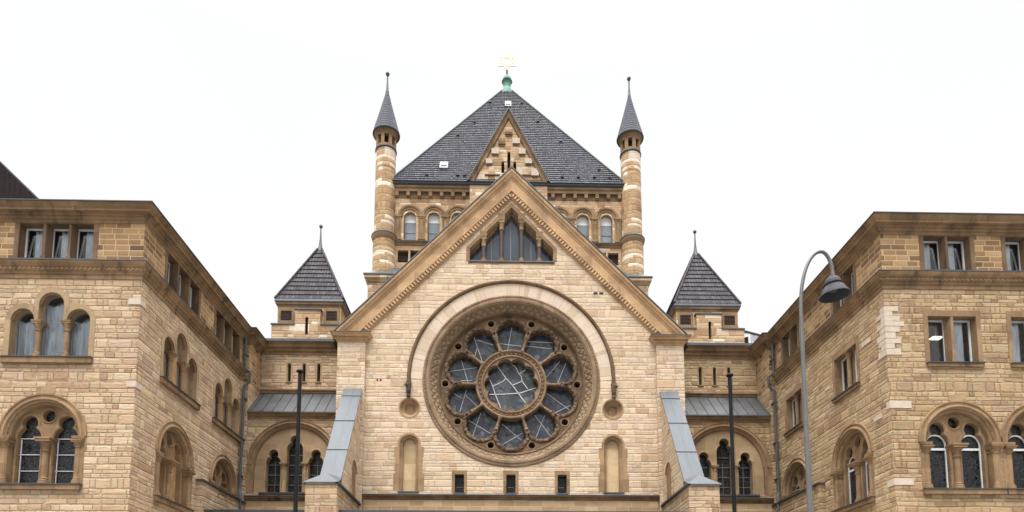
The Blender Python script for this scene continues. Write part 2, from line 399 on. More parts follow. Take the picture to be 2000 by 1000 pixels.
def arc(cu, cz, r, a0, a1, n=18, rz=None):
    return [(cu + r * math.cos(math.radians(a0 + (a1 - a0) * i / n)), cz + (rz or r) * math.sin(math.radians(a0 + (a1 - a0) * i / n))) for i in range(n + 1)]
def circ(cu, cz, r, n=24): return arc(cu, cz, r, 0, 360, n)[:-1]
def arch(cu, z0, zs, r, n=16): return [(cu - r, z0), (cu + r, z0)] + arc(cu, zs, r, 0, 180, n)
def rect(u0, u1, z0, z1): return [(u0, z0), (u1, z0), (u1, z1), (u0, z1)]
def keyhole(cu, z0, zs, r, ct, rt):
    """rect to zs, arch of radius r at zs, round lobe of radius rt centred at height ct (overlapping above)"""
    d = ct - zs
    a = (d * d + r * r - rt * rt) / (2 * d); h = math.sqrt(max(1e-6, r * r - a * a))
    th = math.degrees(math.atan2(a, h)); tt = math.degrees(math.atan2(zs + a - ct, h))
    return [(cu - r, z0), (cu + r, z0)] + arc(cu, zs, r, 0, th, 5) + arc(cu, ct, rt, tt, 180 - tt, 14)[0:] + arc(cu, zs, r, 180 - th, 180, 5)
ROLL = [(.0, -.06), (.0, .03), (.03, .07), (.08, .085), (.12, .06), (.13, .02), (.16, .015), (.20, .06), (.25, .085), (.30, .06), (.31, -.04)]
def scaled(prof, k, kn=None): return [(a * k, b * (kn or k)) for a, b in prof]

def colonnette(u, n, z0, z1, r, fr, parent, cap=.3, base=.22, shaft='trim', capm='trim', name='colonnette', w=1.9):
    """column with moulded base, shaft, cushion capital and square abacus; z1 = top of the abacus"""
    b = B(fr); zb = z0 + base; zc = z1 - cap
    b.lathe(u, n, [(r * 1.75, z0), (r * 1.75, z0 + base * .35), (r * 1.6, z0 + base * .4), (r * 1.65, z0 + base * .6), (r * 1.25, z0 + base * .7), (r * 1.35, z0 + base * .88), (r, zb), (r * .95, zc), (r * 1.25, zc + .015), (r * 1.25, zc + .045), (r * 1.02, zc + .06), (r * 1.12, zc + cap * .35), (r * 1.7, zc + cap * .68), (r * 1.7, zc + cap * .7)], 12)
    b.box(u - r * w, u + r * w, z1 - cap * .3, z1 - cap * .12, n - r * w, n + r * w)
    b.box(u - r * w * 1.12, u + r * w * 1.12, z1 - cap * .12, z1, n - r * w * 1.12, n + r * w * 1.12)
    return obj(name, b, shaft, parent)

def sill(fr, u0, u1, z, parent, h=.2, out=.16, name='sill'):
    b = B(fr); b.box(u0, u1, z - h, z - .035, -.3, out - .04); o = obj(name, b, 'cornice', parent)
    b = B(fr); b.box(u0 - .01, u1 + .01, z - .033, z, -.3, out); obj('sill_flashing', b, 'zinc_edge', parent); return o

def sash(fr, out, n, parent, m='white', w=.05, name='window_frame', bars=(), inner_out=None):
    us = [p[0] for p in out]; zs = [p[1] for p in out]; cu = (min(us) + max(us)) / 2; cz = (min(zs) + max(zs)) / 2
    hw, hh = (max(us) - min(us)) / 2, (max(zs) - min(zs)) / 2
    inn = [(cu + (u - cu) * (hw - w) / hw, cz + (z - cz) * (hh - w) / hh) for u, z in out]
    b = B(fr); b.plate(out, [inn], n - .04, n)
    for (a, c, d, e) in bars: b.box(a, c, d, e, n - .03, n - .004)
    return obj(name, b, m, parent)

# ---- window kinds -------------------------------------------------------
def arch_window(fr, cu, parent, z0=6.85, zs=8.5, R=1.22, glass='glass_lead', frame='white', low=None, hood_ends=True, wallm='trim', label=None, bars=True):
    """big round arch over two keyhole lights and an oculus"""
    out = arch(cu, z0, zs, R + .02, 24)
    L1 = keyhole(cu - .62, z0 + .02, zs + .02, .40, zs + .53, .265)
    L2 = keyhole(cu + .62, z0 + .02, zs + .02, .40, zs + .53, .265)
    oc = circ(cu, zs + .80, .215, 20)
    b = B(fr); b.plate(out, [L1, L2, oc], -.50, -.26)
    # splayed rims round the lights
    for q in (L1, L2):
        b.sweep(q, [(0, -.262), (.035, -.225), (.075, -.235), (.10, -.262)], True)
    b.sweep(oc, [(0, -.262), (.045, -.225), (.085, -.262)], True)
    w = obj('arched_window', b, 'trim', parent)
    if label: w['label'] = label
    b = B(fr); b.sweep(arc(cu, zs, R, 0, 180, 36), [(-.10, -.27), (-.09, -.12), (-.03, -.05), (.0, -.07), (.02, .03), (.06, .075), (.11, .06), (.13, .02), (.20, .02), (.22, .05), (.26, .05), (.28, .0), (.28, -.1)])
    b.box(cu - R - .215, cu - R + .10, z0 + .0, zs - .32, -.3, .012); b.box(cu + R - .10, cu + R + .215, z0 + .0, zs - .32, -.3, .012)
    obj('archivolt', b, 'trim', w)
    for sg in (-1, 1):
        c = cu + sg * (R + .02); b = B(fr)
        b.box(c - .21, c + .205, zs - .10, zs, -.3, .10); b.box(c - .18, c + .18, zs - .16, zs - .10, -.3, .07)
        b.box(c - .165, c + .165, zs - .34, zs - .16, -.3, .03)
        obj('impost', b, 'cornice', w)
    b = B(fr); b.plate([(cu - .30, zs + R + .27), (cu + .30, zs + R + .27), (cu + .34, zs + R + .50), (cu - .34, zs + R + .50)], (), -.05, .012); obj('keystone', b, 'trim_light', w)
    for sg in (-1, 1): colonnette(cu + sg * (R + .0), -.03, z0, zs - .14, .095, fr, w, .26, .22)
    colonnette(cu, -.24, z0 + .01, zs - .02, .115, fr, w, .46, .26, w=2.15)
    b = B(fr)
    for q in (L1, L2, oc): b.plate(q, (), -.44, -.44)
    obj('pane', b, glass, w)
    if frame == 'white':
        for c in (cu - .62, cu + .62): sash(fr, arch(c, z0 + .03, zs + .02, .38), -.39, w, 'white', .042, bars=[(c - .34, c + .34, zs - .17, zs - .09)])
    elif bars:
        b = B(fr)
        for c in (cu - .62, cu + .62):
            for z in (z0 + .55, z0 + 1.12, z0 + 1.68): b.box(c - .40, c + .40, z - .010, z + .010, -.43, -.40)
            b.box(c - .36, c - .335, z0, zs, -.43, -.40)
        obj('saddle_bar', b, 'white', w)
    sill(fr, cu - R - .21, cu + R + .21, z0, w, .2, .18)
    return w
def arch_hole(cu, z0=6.85, zs=8.5, R=1.22): return arch(cu, z0, zs, R, 24)

def tri_out(c, z0, e=0.):
    return ([(c - 1.36 - e, z0), (c + 1.36 + e, z0)] + arc(c + .95, 12.62, .41 + e, 0, 180 if e <= 0 else 140, 10)
            + [(c + .44 + e, 12.62 if e <= 0 else 12.9)] + arc(c, 13.18, .44 + e, 0, 180, 14) + [(c - .44 - e, 12.62 if e <= 0 else 12.9)]
            + arc(c - .95, 12.62, .41 + e, 0 if e <= 0 else 40, 180, 10))
def triple_window(fr, c, parent, z0=11.27, label=None, glass='glass', curtain=True):
    b = B(fr); b.plate(tri_out(c, z0, .17), [tri_out(c, z0, -.015)], -.42, .014); w = obj('triple_arched_window', b, 'trim_light', parent)
    if label: w['label'] = label
    b = B(fr)
    for (cc, zs, r) in ((c - .95, 12.62, .40), (c, 13.18, .43), (c + .95, 12.62, .40)):
        b.sweep(arc(cc, zs, r - .015, 0, 180, 16), [(0, -.16), (-.03, -.12), (-.03, -.06), (0, -.03), (0, .016)], caps=False)
    obj('arch_moulding', b, 'trim', w)
    for sg in (-1, 1): colonnette(c + sg * .495, -.17, z0, 12.62, .095, fr, w, .36, .24, w=1.7)
    b = B(fr)
    for (cc, zs, r) in ((c - .95, 12.62, .42), (c, 13.18, .45), (c + .95, 12.62, .42)): b.plate(arch(cc, z0, zs, r), (), -.34, -.34)
    obj('pane', b, glass, w)
    for (cc, zs, r) in ((c - .95, 12.62, .42), (c, 13.18, .45), (c + .95, 12.62, .42)):
        sash(fr, arch(cc, z0 + .01, zs, r), -.30, w, 'grey_sash', .05)
    if curtain:
        b = B(fr)
        for (u0, u1, top) in ((c - 1.36, c - .54, 12.8), (c - .44, c + .44, 13.4), (c + .54, c + 1.36, 12.8)):
            b2 = [(u0 + (u1 - u0) * i / 24, .05 * math.sin(i * 2.1) + .02 * math.sin(i * .9)) for i in range(25)]
            top2 = [top - .10 * abs(math.sin(i * .22)) for i in range(25)]
            pts = [fr.P(u, z0, -.43 + d) for u, d in b2] + [fr.P(u, top2[i], -.43 + d) for i, (u, d) in enumerate(b2)]
            b.add(pts, [(i, i + 1, 26 + i, 25 + i) for i in range(24)])
        obj('curtain', b, 'curtain', w)
    sill(fr, c - 1.52, c + 1.52, z0, w, .22, .16)
    return w

def rect_window(fr, lights, z0, z1, parent, label=None, name='mullioned_window', curtain=0., hoods=True, glass='glass', side=1, tilt=False, s=1):
    u0, u1 = lights[0][0], lights[-1][1]
    b = B(fr); b.plate(rect(u0 - .15, u1 + .15, z0 - .0, z1 + .20), [rect(u0 + .015, u1 - .015, z0 - .0, z1 - .015)], -.42, .014)
    w = obj(name, b, 'trim_dark' if name == 'attic_window' else 'trim', parent)
    if label: w['label'] = label
    for (a, c) in zip(lights[:-1], lights[1:]):
        m0, m1 = a[1], c[0]; b = B(fr)
        if m1 - m0 > .25:
            colonnette((m0 + m1) / 2, -.15, z0, z1, .085, fr, w, .3, .22)
            b.box(m0, m1, z0, z1, -.42, -.26); obj('mullion', b, 'trim', w, False); continue
        pts = [fr.P(u, z, n) for z in (z0, z1) for (u, n) in ((m0, .0), (m1, .0), (m1 + .07, -.36), (m0 - .07, -.36))]
        b.add(pts, [(0, 1, 5, 4), (1, 2, 6, 5), (3, 0, 4, 7)])
        b.box(m0 - .03, m1 + .03, z0, z0 + .16, -.3, .01)
        obj('mullion', b, 'trim_dark' if name == 'attic_window' else 'trim', w)
    for (a, c) in lights:
        o = rect(a, c, z0 + .0, z1)
        sash(fr, o, -.30, w, 'white', .075)
    b = B(fr)
    for (a, c) in lights: b.plate(rect(a + .05, c - .05, z0, z1), (), -.335, -.335)
    obj('pane', b, glass, w)
    if curtain:
        b = B(fr)
        for (a, c) in (lights if s == 1 else lights[1:]):
            wd = c - a
            for (q0, q1) in (((a, a + wd * curtain),) if side > 0 else ((c - wd * curtain, c),)):
                k = 12; l = [(q0 + (q1 - q0) * i / k, .035 * math.sin(i * 1.9)) for i in range(k + 1)]
                pts = [fr.P(u, z0, -.47 + d * .8) for u, d in l] + [fr.P(u, z1 - .02, -.47 + d * .8) for u, d in l]
                b.add(pts, [(i, i + 1, k + 2 + i, k + 1 + i) for i in range(k)])
        obj('curtain', b, 'curtain', w)
    if tilt:
        b = B(fr)
        for (a, c) in lights:
            pts = [fr.P(u, z, n) for (u, z, n) in ((a + .06, z0 + .06, -.36), (c - .06, z0 + .06, -.36), (c - .06, z1 - .1, -.58), (a + .06, z1 - .1, -.58))]
            inn = [fr.P(u, z, n) for (u, z, n) in ((a + .13, z0 + .13, -.374), (c - .13, z0 + .13, -.374), (c - .13, z1 - .17, -.565), (a + .13, z1 - .17, -.565))]
            b.add(pts + inn, [(0, 1, 5, 4), (1, 2, 6, 5), (2, 3, 7, 6), (3, 0, 4, 7)])
        obj('tilted_sash', b, 'white', w)
    sill(fr, u0 - .12, u1 + .12, z0, w, .16 if hoods else .07, .14)
    return w

def horiz(b, path, prof):
    """moulding swept along a horizontal world path; prof [(out, z)], out to the right of travel"""
    k = len(path); m = len(prof); pts = []
    for i in range(k):
        p = V(path[i]); a = (p - V(path[i - 1])).normalized() if i else None
        c = (V(path[i + 1]) - p).normalized() if i < k - 1 else None
        a = a or c; c = c or a
        na, nc = V((a.y, -a.x)), V((c.y, -c.x)); d = (na + nc).normalized(); d = d / max(.3, d.dot(na))
        for (o, z) in prof: pts.append((p.x + d.x * o, p.y + d.y * o, z))
    fs = [(i * m + q, (i + 1) * m + q, (i + 1) * m + q + 1, i * m + q + 1) for i in range(k - 1) for q in range(m - 1)]
    fs += [tuple(reversed(range(m))), tuple(range((k - 1) * m, k * m))]
    b.raw(pts, fs); return b
def cyma(z0, z1, out, base=0.):
    h = z1 - z0
    return [(base, z0), (base + out * .18, z0 + h * .04), (base + out * .2, z0 + h * .18), (base + out * .3, z0 + h * .24), (base + out * .42, z0 + h * .42), (base + out * .62, z0 + h * .5), (base + out * .64, z0 + h * .58), (base + out * .72, z0 + h * .6), (base + out * .75, z0 + h * .78), (base + out * .92, z0 + h * .9), (base + out, z0 + h * .94), (base + out, z1)]

# =================================================================== ground
b = B(); b.xbox(-400, 400, -300, 500, -.3, 0); tag(obj('ground', b, plain('ground_asphalt', (.10, .10, .10), .9, var=.2, bump=.01), smooth=False), kind='structure')
b = B(); b.xbox(-60, 60, 8, 26.5, .004, .13); tag(obj('pavement', b, stone('paving_slabs', [(0, (.26, .25, .24)), (1, (.34, .33, .31))], .5, .5, (.15, .15, .15), .01, .6, .01, 0.), smooth=False), kind='structure')

# =================================================================== wings
FY, SX, SE, JX = 22.0, 13.05, 31.2, 12.8
def wing(sg):
    left = sg < 0
    root = thing('wing_building', 'sandstone wing on the left with triple round-arched windows under a brown attic storey' if left
                 else 'sandstone wing on the right with paired square windows and pale patched corner stones', 'building')
    fr, si = front(FY), inner(sg * SX, sg)
    wm = 'wing' if left else 'rwing'
    far = sg * 27.0
    # centres
    if left:
        fa, ft = [-16.05, -20.5], [-16.06, -20.5]
        sa, st = [24.98, 29.42], [25.05, 29.5]
        fatt = [[(-17.36, -16.55), (-16.44, -15.67), (-15.58, -14.78)], [(-21.6, -20.8), (-20.7, -19.9), (-19.8, -19.0)]]
        satt = [[(23.62, 24.44), (24.55, 25.35), (25.46, 26.24)], [(27.88, 28.7), (28.8, 29.6), (29.7, 30.5)]]
        fh = [arch_hole(c) for c in fa] + [tri_out(c, 11.27) for c in ft]
        sh = [arch_hole(c) for c in sa] + [tri_out(c, 11.27) for c in st]
    else:
        fa = [15.45, 18.36]; sa = [24.62, 29.35]
        f2 = [[(14.57, 15.40), (15.51, 16.34)], [(17.58, 18.41), (18.52, 19.35)]]
        s2 = [[(23.88, 24.55), (24.85, 25.55)], [(28.42, 29.09), (29.39, 30.06)]]
        fatt = [[(14.60, 15.42), (15.50, 16.32)], [(17.6, 18.42), (18.5, 19.32)]]
        satt = [[(23.80, 24.55), (24.66, 25.41)], [(28.55, 29.30), (29.41, 30.16)]]
        fh = [arch_hole(c) for c in fa] + [rect(l[0][0], l[-1][1], 11.38, 13.12) for l in f2]
        sh = [arch_hole(c) for c in sa] + [rect(l[0][0], l[-1][1], 11.38, 13.0) for l in s2]
    za, zb = (14.78, 16.14)
    # walls
    b = B(fr); b.plate(rect(min(far, sg * SX), max(far, sg * SX), 0, 14.14), fh, -.5, 0.)
    b.fr = si; b.plate(rect(22.5, SE, 0, 14.14), sh, -.5, 0.)
    b.fr = inner(sg * JX, sg); b.plate(rect(SE, 34., 0, 14.14), (), -.4, 0.)
    obj('wall', b, wm, root, False)
    b = B(fr); b.plate(rect(min(far, sg * SX), max(far, sg * SX), 14.14, 16.3), [rect(l[0][0], l[-1][1], za, zb) for l in fatt], -.5, 0.)
    b.fr = si; b.plate(rect(22.5, SE, 14.14, 16.3), [rect(l[0][0], l[-1][1], za, zb) for l in satt], -.5, 0.)
    b.fr = inner(sg * JX, sg); b.plate(rect(SE, 34., 14.14, 16.3), (), -.4, 0.)
    obj('attic_wall', b, 'ashlar', root, False)
    # string course and cornice
    p = [(far, FY), (sg * SX, FY), (sg * SX, SE), (sg * JX, SE), (sg * JX, 33.)]
    p2 = [(far, FY), (sg * SX, FY), (sg * SX, SE - .25)]
    pp, pp2 = (p, p2) if left else (p[::-1], p2[::-1])
    b = B(); horiz(b, pp2, [(-.1, 14.10), (.03, 14.10), (.03, 14.24), (.07, 14.26), (.08, 14.33), (.13, 14.36), (.13, 14.45), (.19, 14.50), (.23, 14.58), (.25, 14.62), (.25, 14.65), (-.1, 14.66)])
    sc = obj('string_course', b, 'cornice', root)
    b = B(); horiz(b, pp2, [(-.05, 14.663), (.27, 14.653), (.27, 14.675), (0, 14.72), (-.05, 14.72)]); obj('flashing', b, 'zinc', sc)
    def bead_row(frm, us):   # crenellated strip under the string course, one continuous piece
        b = B(frm); pl = []
        for k, u in enumerate(us):
            for (v, n) in ((u - .08, .10), (u - .045, .10), (u - .045, .155), (u + .045, .155), (u + .045, .10)): pl.append((v, n))
        pts = [frm.P(v, z, n) for (v, n) in pl for z in (14.38, 14.44)] + [frm.P(v, z, .09) for (v, n) in pl for z in (14.38, 14.44)]
        m = 2 * len(pl); f = []
        for k in range(len(pl) - 1):
            q = 2 * k; f += [(q, q + 2, q + 3, q + 1), (q, m + q, m + q + 2, q + 2), (q + 1, q + 3, m + q + 3, m + q + 1)]
        b.add(pts, f); obj('bead_row', b, 'cornice', sc, False)
    us = [sg * (SX + .08) + sg * k * .16 for k in range(84)]
    bead_row(fr, us if sg > 0 else us[::-1]); bead_row(si, [FY - .1 + k * .16 for k in range(56)])
    b = B(); horiz(b, pp, [(-.2, 16.16), (.02, 16.16), (.03, 16.24), (.09, 16.27), (.10, 16.34), (.16, 16.36), (.17, 16.42), (.30, 16.45), (.31, 16.53), (.36, 16.57), (.40, 16.64), (.42, 16.66), (.42, 16.69), (-.2, 16.7)])
    co = obj('cornice', b, 'cornice', root)
    b = B(); horiz(b, pp, [(-.1, 16.703), (.45, 16.693), (.45, 16.73), (-.1, 16.78)]); obj('flashing', b, 'zinc_edge', co)
    b = B(); b.xbox(min(far, sg * SX), max(far, sg * SX), FY + .05, 40, 16.72, 16.76); obj('roof', b, 'zinc_dark', root, False)
    # floors behind the windows
    b = B()
    for z in (6.3, 10.75, 14.2):
        b.xbox(min(far, sg * 13.6), max(far, sg * 13.6), FY + .52, 31., z, z + .3)
    b.xbox(min(sg * 18, sg * 18.2), max(sg * 18, sg * 18.2), FY + 4.5, 31., 6.6, 16.3); b.xbox(min(far, sg * 17.9), max(far, sg * 17.9), FY + 4.3, FY + 4.5, 6.6, 16.3)
    obj('floor_slab', b, 'ceiling', root, False)
    # windows
    for c in fa: arch_window(fr, c, root, glass='glass_lead', frame='bars' if left else 'white')
    for i, c in enumerate(sa): arch_window(si, c, root, glass='blank' if left else 'glass_lead', frame='none' if left else 'white', bars=False)
    if left:
        for c in ft: triple_window(fr, c, root)
        for c in st: triple_window(si, c, root, glass='blank', curtain=False)
    else:
        for i, l in enumerate(f2): rect_window(fr, l, 11.38, 13.12, root, curtain=.8, s=i)
        for l in s2: rect_window(si, l, 11.38, 13.0, root, curtain=.4, name='mullioned_window')
    for l in fatt: rect_window(fr, l, za, zb, root, name='attic_window', hoods=False, curtain=.7, side=-1 if left else 1, tilt=True)
    for l in satt: rect_window(si, l, za, zb, root, name='attic_window', hoods=False, curtain=.0)
    # low outer wall with coping against the side
    b = B(); b.xbox(sg * SX, sg * JX, 26.8, SE, 0, 8.15); obj('stair_wall', b, wm, root, False)
    b = B(); b.xbox(sg * (SX + .002), sg * (JX - .08), 26.72, 31.38, 8.15, 8.22); obj('coping', b, 'zinc_edge', root, False)
    # downpipe
    x = sg * (SX - .14); b = B()
    b.tube([(x, 30.95, 16.25), (x, 30.95, 14.75), (x - sg * .26, 30.95, 14.55), (x - sg * .26, 30.95, 14.05), (x, 30.95, 13.8), (x, 30.95, 8.75), (x - sg * .12, 30.75, 8.5), (x - sg * .14, 30.7, 8.1), (x - sg * .14, 30.7, 5)], .065, 10)
    dp = obj('downpipe', b, 'zinc' if left else 'zinc_dark', root)
    for z in (9.4, 11.2, 13.2, 15.4): b = B(); b.xbox(x - .08, x + .08, 30.87, 31.19, z, z + .05); obj('bracket', b, 'zinc_edge', dp)
    if not left:   # pale replacement stones on the corner
        rows = [(13.27, 13.45, .48, .25), (13.09, 13.26, .26, .5), (12.9, 13.08, .52, .22), (12.72, 12.89, .66, .45), (12.50, 12.70, .5, .3), (12.27, 12.48, .34, .5), (12.08, 12.25, .52, .42), (11.9, 12.07, .28, .28), (11.66, 11.88, .5, .48), (9.72, 9.98, .75, .18), (6.98, 7.2, .66, .4)]
        for z0, z1, a, d in rows:
            b = B(fr); b.box(SX - .022, SX + a, z0, z1, -.05, .022); b.xbox(SX - .0222, SX, FY + .05, FY + d, z0, z1); obj('patch_stone', b, 'patch', root)
        for (y0, y1, z0, z1) in ((22.5, 23.0, 9.55, 9.72), (25.95, 26.35, 12.0, 12.12), (22.9, 23.5, 12.6, 12.75)):
            b = B(); b.xbox(SX - .018, SX + .05, y0, y1, z0, z1); obj('patch_stone', b, 'patch', root)
    else:
        for z0, z1, a, d in [(13.2, 13.42, .4, .3), (10.25, 10.45, .3, .35)]:
            b = B(fr); b.box(-SX - a, -SX + .022, z0, z1, -.05, .022); b.xbox(-SX, -SX + .0222, FY + .05, FY + d, z0, z1); obj('patch_stone', b, 'patch', root)
    return root
M['blank'] = dressed('blind_window_stone', (.44, .28, .14), (.37, .225, .11), (.2, .13, .075), .3)
wing(-1); wing(1)
# lit lamp inside the right wing
t = thing('ceiling_lamp', 'small lit ceiling lamp behind the square window left of the pale corner window mullion', 'lamp')
t['label'] = 'lit white ceiling lamp seen through a square window of the right wing'
b = B(); b.xbox(15.56, 15.93, 23.16, 23.40, 12.89, 12.93); obj('lamp_shade', b, 'lit', t, False)
b = B(); b.xbox(15.74, 15.76, 23.28, 23.30, 12.93, 14.2); obj('lamp_cord', b, 'white', t, False)

# =================================================================== gabled hall
HY = 31.0; HF = front(HY); A = 25.20
hall = thing('gabled_hall', 'tall pale stone gabled hall front with the large round rose window', 'building')
RC = 14.27
rose_hole = circ(0, RC, 3.98, 96)
tri_hole = [(-2.1, 20.41), (2.1, 20.41), (2.1, 21.05), (0, 23.28), (-2.1, 21.05)]
nich = [arch(s * 4.93, 8.7, 11.05, .46, 16) for s in (-1, 1)]
roun = [circ(s * 4.95, 12.85, .46, 32) for s in (-1, 1)]
wins = [(-2.5, .235), (-.03, .235), (2.44, .235)]
wh = [rect(c - w, c + w, 8.66, 9.58) for c, w in wins]
b = B(HF); zt = 16.25
b.plate([(-8.4, 0), (8.4, 0), (8.4, zt), (0, 24.75), (-8.4, zt)], [rose_hole, tri_hole] + nich + roun + wh, -.8, 0.)
obj('front_wall', b, 'facade', hall, False)
b = B(); b.xbox(-8.4, -7.9, 31.8, 40, 0, 16.2); b.xbox(7.9, 8.4, 31.8, 40, 0, 16.2); obj('side_wall', b, 'facade', hall, False)
b = B(); b.raw([(-8.75, 31.05, 16.1), (0, 31.05, 24.85), (8.75, 31.05, 16.1), (-8.75, 40.5, 16.1), (0, 40.5, 24.85), (8.75, 40.5, 16.1), (-8.75, 31.05, 16.3), (0, 31.05, 25.05), (8.75, 31.05, 16.3), (-8.75, 40.5, 16.3), (0, 40.5, 25.05), (8.75, 40.5, 16.3)],
               [(6, 7, 10, 9), (7, 8, 11, 10), (0, 1, 7, 6), (1, 2, 8, 7), (0, 3, 4, 1), (1, 4, 5, 2), (0, 6, 9, 3), (2, 5, 11, 8)]); obj('roof', b, 'zinc_dark', hall, False)
# outer piers with caps
for s in (-1, 1):
    b = B(HF); b.box(s * 7.1, s * 8.44, 0, 16.05, 0.001, .2); pr = obj('pier', b, 'facade', hall, False)
    b = B(); x0, x1 = (-8.44, -7.1) if s < 0 else (7.1, 8.44)
    horiz(b, [(x0, 31.9), (x0, 30.8), (x1, 30.8), (x1, 30.998)], [(-.1, 16.03), (.03, 16.03), (.04, 16.09), (.10, 16.14), (.12, 16.22), (.22, 16.26), (.24, 16.34), (.30, 16.38), (.30, 16.42), (-.1, 16.42)])
    b.xbox(x0 + .05, x1 - .05, 30.85, 31.0, 16.03, 16.415)
    obj('capital', b, 'rake', pr)
    b = B(); b.xbox(x0 - .32, x1 + .3, 30.47, 31.6, 16.422, 16.45); obj('flashing', b, 'zinc', pr, False)
# raking cornice
def rake(b, prof, zclip=16.452, s45=1.0058, A=A):
    for s in (-1, 1):
        pts = []
        for d, n in prof:
            za = A - d * math.sqrt(2); xe = (za - zclip) / s45
            pts += [HF.P(0, za, n), HF.P(s * xe, zclip, n)]
        fs = [(2 * i, 2 * i + 1, 2 * i + 3, 2 * i + 2) for i in range(len(prof) - 1)]
        if s > 0: fs = [f[::-1] for f in fs]
        fs.append(tuple(2 * i + 1 for i in range(len(prof))))
        b.raw(pts, fs)
    return b
b = rake(B(), [(.03, -.3), (.03, .30), (.06, .33), (.12, .33), (.17, .30), (.20, .25), (.26, .24), (.29, .21), (.33, .16), (.37, .155), (.40, .125), (.745, .125), (.775, .15), (.805, .15), (.83, .10), (.85, .07), (1.05, .07), (1.075, .05), (1.10, 0.0)])
rk = obj('gable_cornice', b, 'rake', hall)
b = rake(B(), [(-.02, -.3), (-.02, .36), (.028, .36), (.028, -.3)]); obj('flashing', b, 'zinc', rk)
for s in (-1, 1):
    b = B(); sl = math.sqrt(.5); N = 58; zt0 = A - .95 * math.sqrt(2)
    Lr = (zt0 - 16.7) * math.sqrt(2)
    for i in range(N):
        t0 = Lr * (i + .25) / N; t1 = Lr * (i + .8) / N
        pts = []
        for n in (.06, .16):
            for (t, d) in ((t0, -.10), (t1, -.10), (t1, .085), (t0, .085)):
                # along the rake t, across d (down-left of it)
                pts.append(HF.P(s * (t * sl - d * sl), zt0 - t * sl - d * sl, n))
        f = [(4, 5, 6, 7), (0, 1, 5, 4), (1, 2, 6, 5), (2, 3, 7, 6), (3, 0, 4, 7)]
        b.raw(pts, f)
    obj('dentil_band', b, 'rake', rk, False)
# triangular gallery window
b = B(HF)
b.plate([(-2.25, 20.41), (2.25, 20.41), (2.25, 21.1), (0, 23.5), (-2.25, 21.1)], [[(-2.08, 20.41), (2.08, 20.41), (2.08, 21.04), (0, 23.25), (-2.08, 21.04)]], -.6, .02)
gw = obj('gable_window', b, 'trim', hall, False)
b = B(HF)
for s in (-1, 1):   # inner chamfered order of the raking lintels
    for (u0, u1) in ((.66, 1.24), (1.56, 2.08), (0, .34)):
        f = lambda u: 23.25 - u * (2.21 / 2.08)
        pts = [HF.P(s * u, f(u) - d, n) for (d, n) in ((0, -.05), (.10, -.14), (.10, -.24), (.20, -.34), (.20, -.6)) for u in (u0, u1)]
        b.raw(pts, [(2 * i, 2 * i + 1, 2 * i + 3, 2 * i + 2) for i in range(4)])
obj('lintel', b, 'trim', gw, False)
for u, zt_ in ((-1.39, 21.83), (-.5, 22.72), (.5, 22.72), (1.39, 21.83)):
    zc = 23.25 - abs(u) * 1.0625
    b = B(HF); b.box(u - .165, u + .165, zt_ - .12, zc + .22, -.42, .018); b.box(u - .155, u + .155, zt_ - .26, zt_ - .12, -.40, .0); b.lathe(u, -.16, [(.10, zt_ - .62), (.13, zt_ - .58), (.11, zt_ - .54), (.125, zt_ - .38), (.155, zt_ - .3), (.155, zt_ - .26)], 12)
    b.lathe(u, -.16, [(.165, 20.44), (.165, 20.52), (.12, 20.56), (.135, 20.62), (.09, 20.68)], 12)
    cp = obj('colonnette', b, 'trim', gw)
    b = B(HF); b.lathe(u, -.16, [(.115, 20.66), (.10, zt_ - .58)], 14); obj('column_shaft', b, 'shaft', gw)
b = B(HF); b.plate([(-2.2, 20.3), (2.2, 20.3), (2.2, 21.2), (0, 23.5), (-2.2, 21.2)], (), -.55, -.55); obj('pane', b, 'glass_blue', gw)
b = B(HF)
for u in (-1.85, -1.0, -.03, 1.0, 1.85): b.box(u - .015, u + .015, 20.4, 23.25 - abs(u) * 1.06, -.55, -.53)
obj('glazing_bar', b, 'grey_sash', gw)
b = B(HF); b.box(-2.13, 2.13, 20.35, 20.41, -.5, .05); obj('sill', b, 'zinc', gw)
b = B(HF); b.box(-2.16, 2.16, 20.27, 20.35, -.1, .02); obj('sill_moulding', b, 'trim_dark', gw)

# ---------------- rose window
b = B(HF)
b.sweep(circ(0, RC, 3.96, 96), [(.38, -.02), (.38, .03), (.34, .055), (.30, .055), (.28, .03), (.24, .03), (.20, .07), (.12, .085), (.05, .06), (.02, -.02), (0, -.04)], True)
rose = obj('rose_window', b, 'rose_stone', hall)
b = B(HF)    # rope moulding
for i in range(150):
    a = 2 * PI * i / 150; da = .016
    p = [(3.96 + .23, a), (3.96 + .23, a + da), (3.96 + .31, a + da * 2.2), (3.96 + .31, a + da * 1.2)]
    pts = [HF.P(r * math.cos(t), RC + r * math.sin(t), n) for n in (.02, .068) for r, t in p]
    b.raw(pts, [(4, 5, 6, 7), (0, 1, 5, 4), (1, 2, 6, 5), (2, 3, 7, 6), (3, 0, 4, 7)])
obj('rope_moulding', b, 'rose_stone', rose, False)
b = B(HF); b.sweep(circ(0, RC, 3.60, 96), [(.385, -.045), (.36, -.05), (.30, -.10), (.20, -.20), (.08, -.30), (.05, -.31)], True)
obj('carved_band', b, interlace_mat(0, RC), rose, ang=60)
b = B(HF); b.sweep(circ(0, RC, 3.60, 96), [(.06, -.30), (.04, -.27), (.0, -.28), (-.04, -.33), (-.06, -.42), (-.04, -.46), (-.08, -.47), (-.10, -.52), (-.10, -.60)], True)
obj('inner_moulding', b, 'trim_dark', rose)
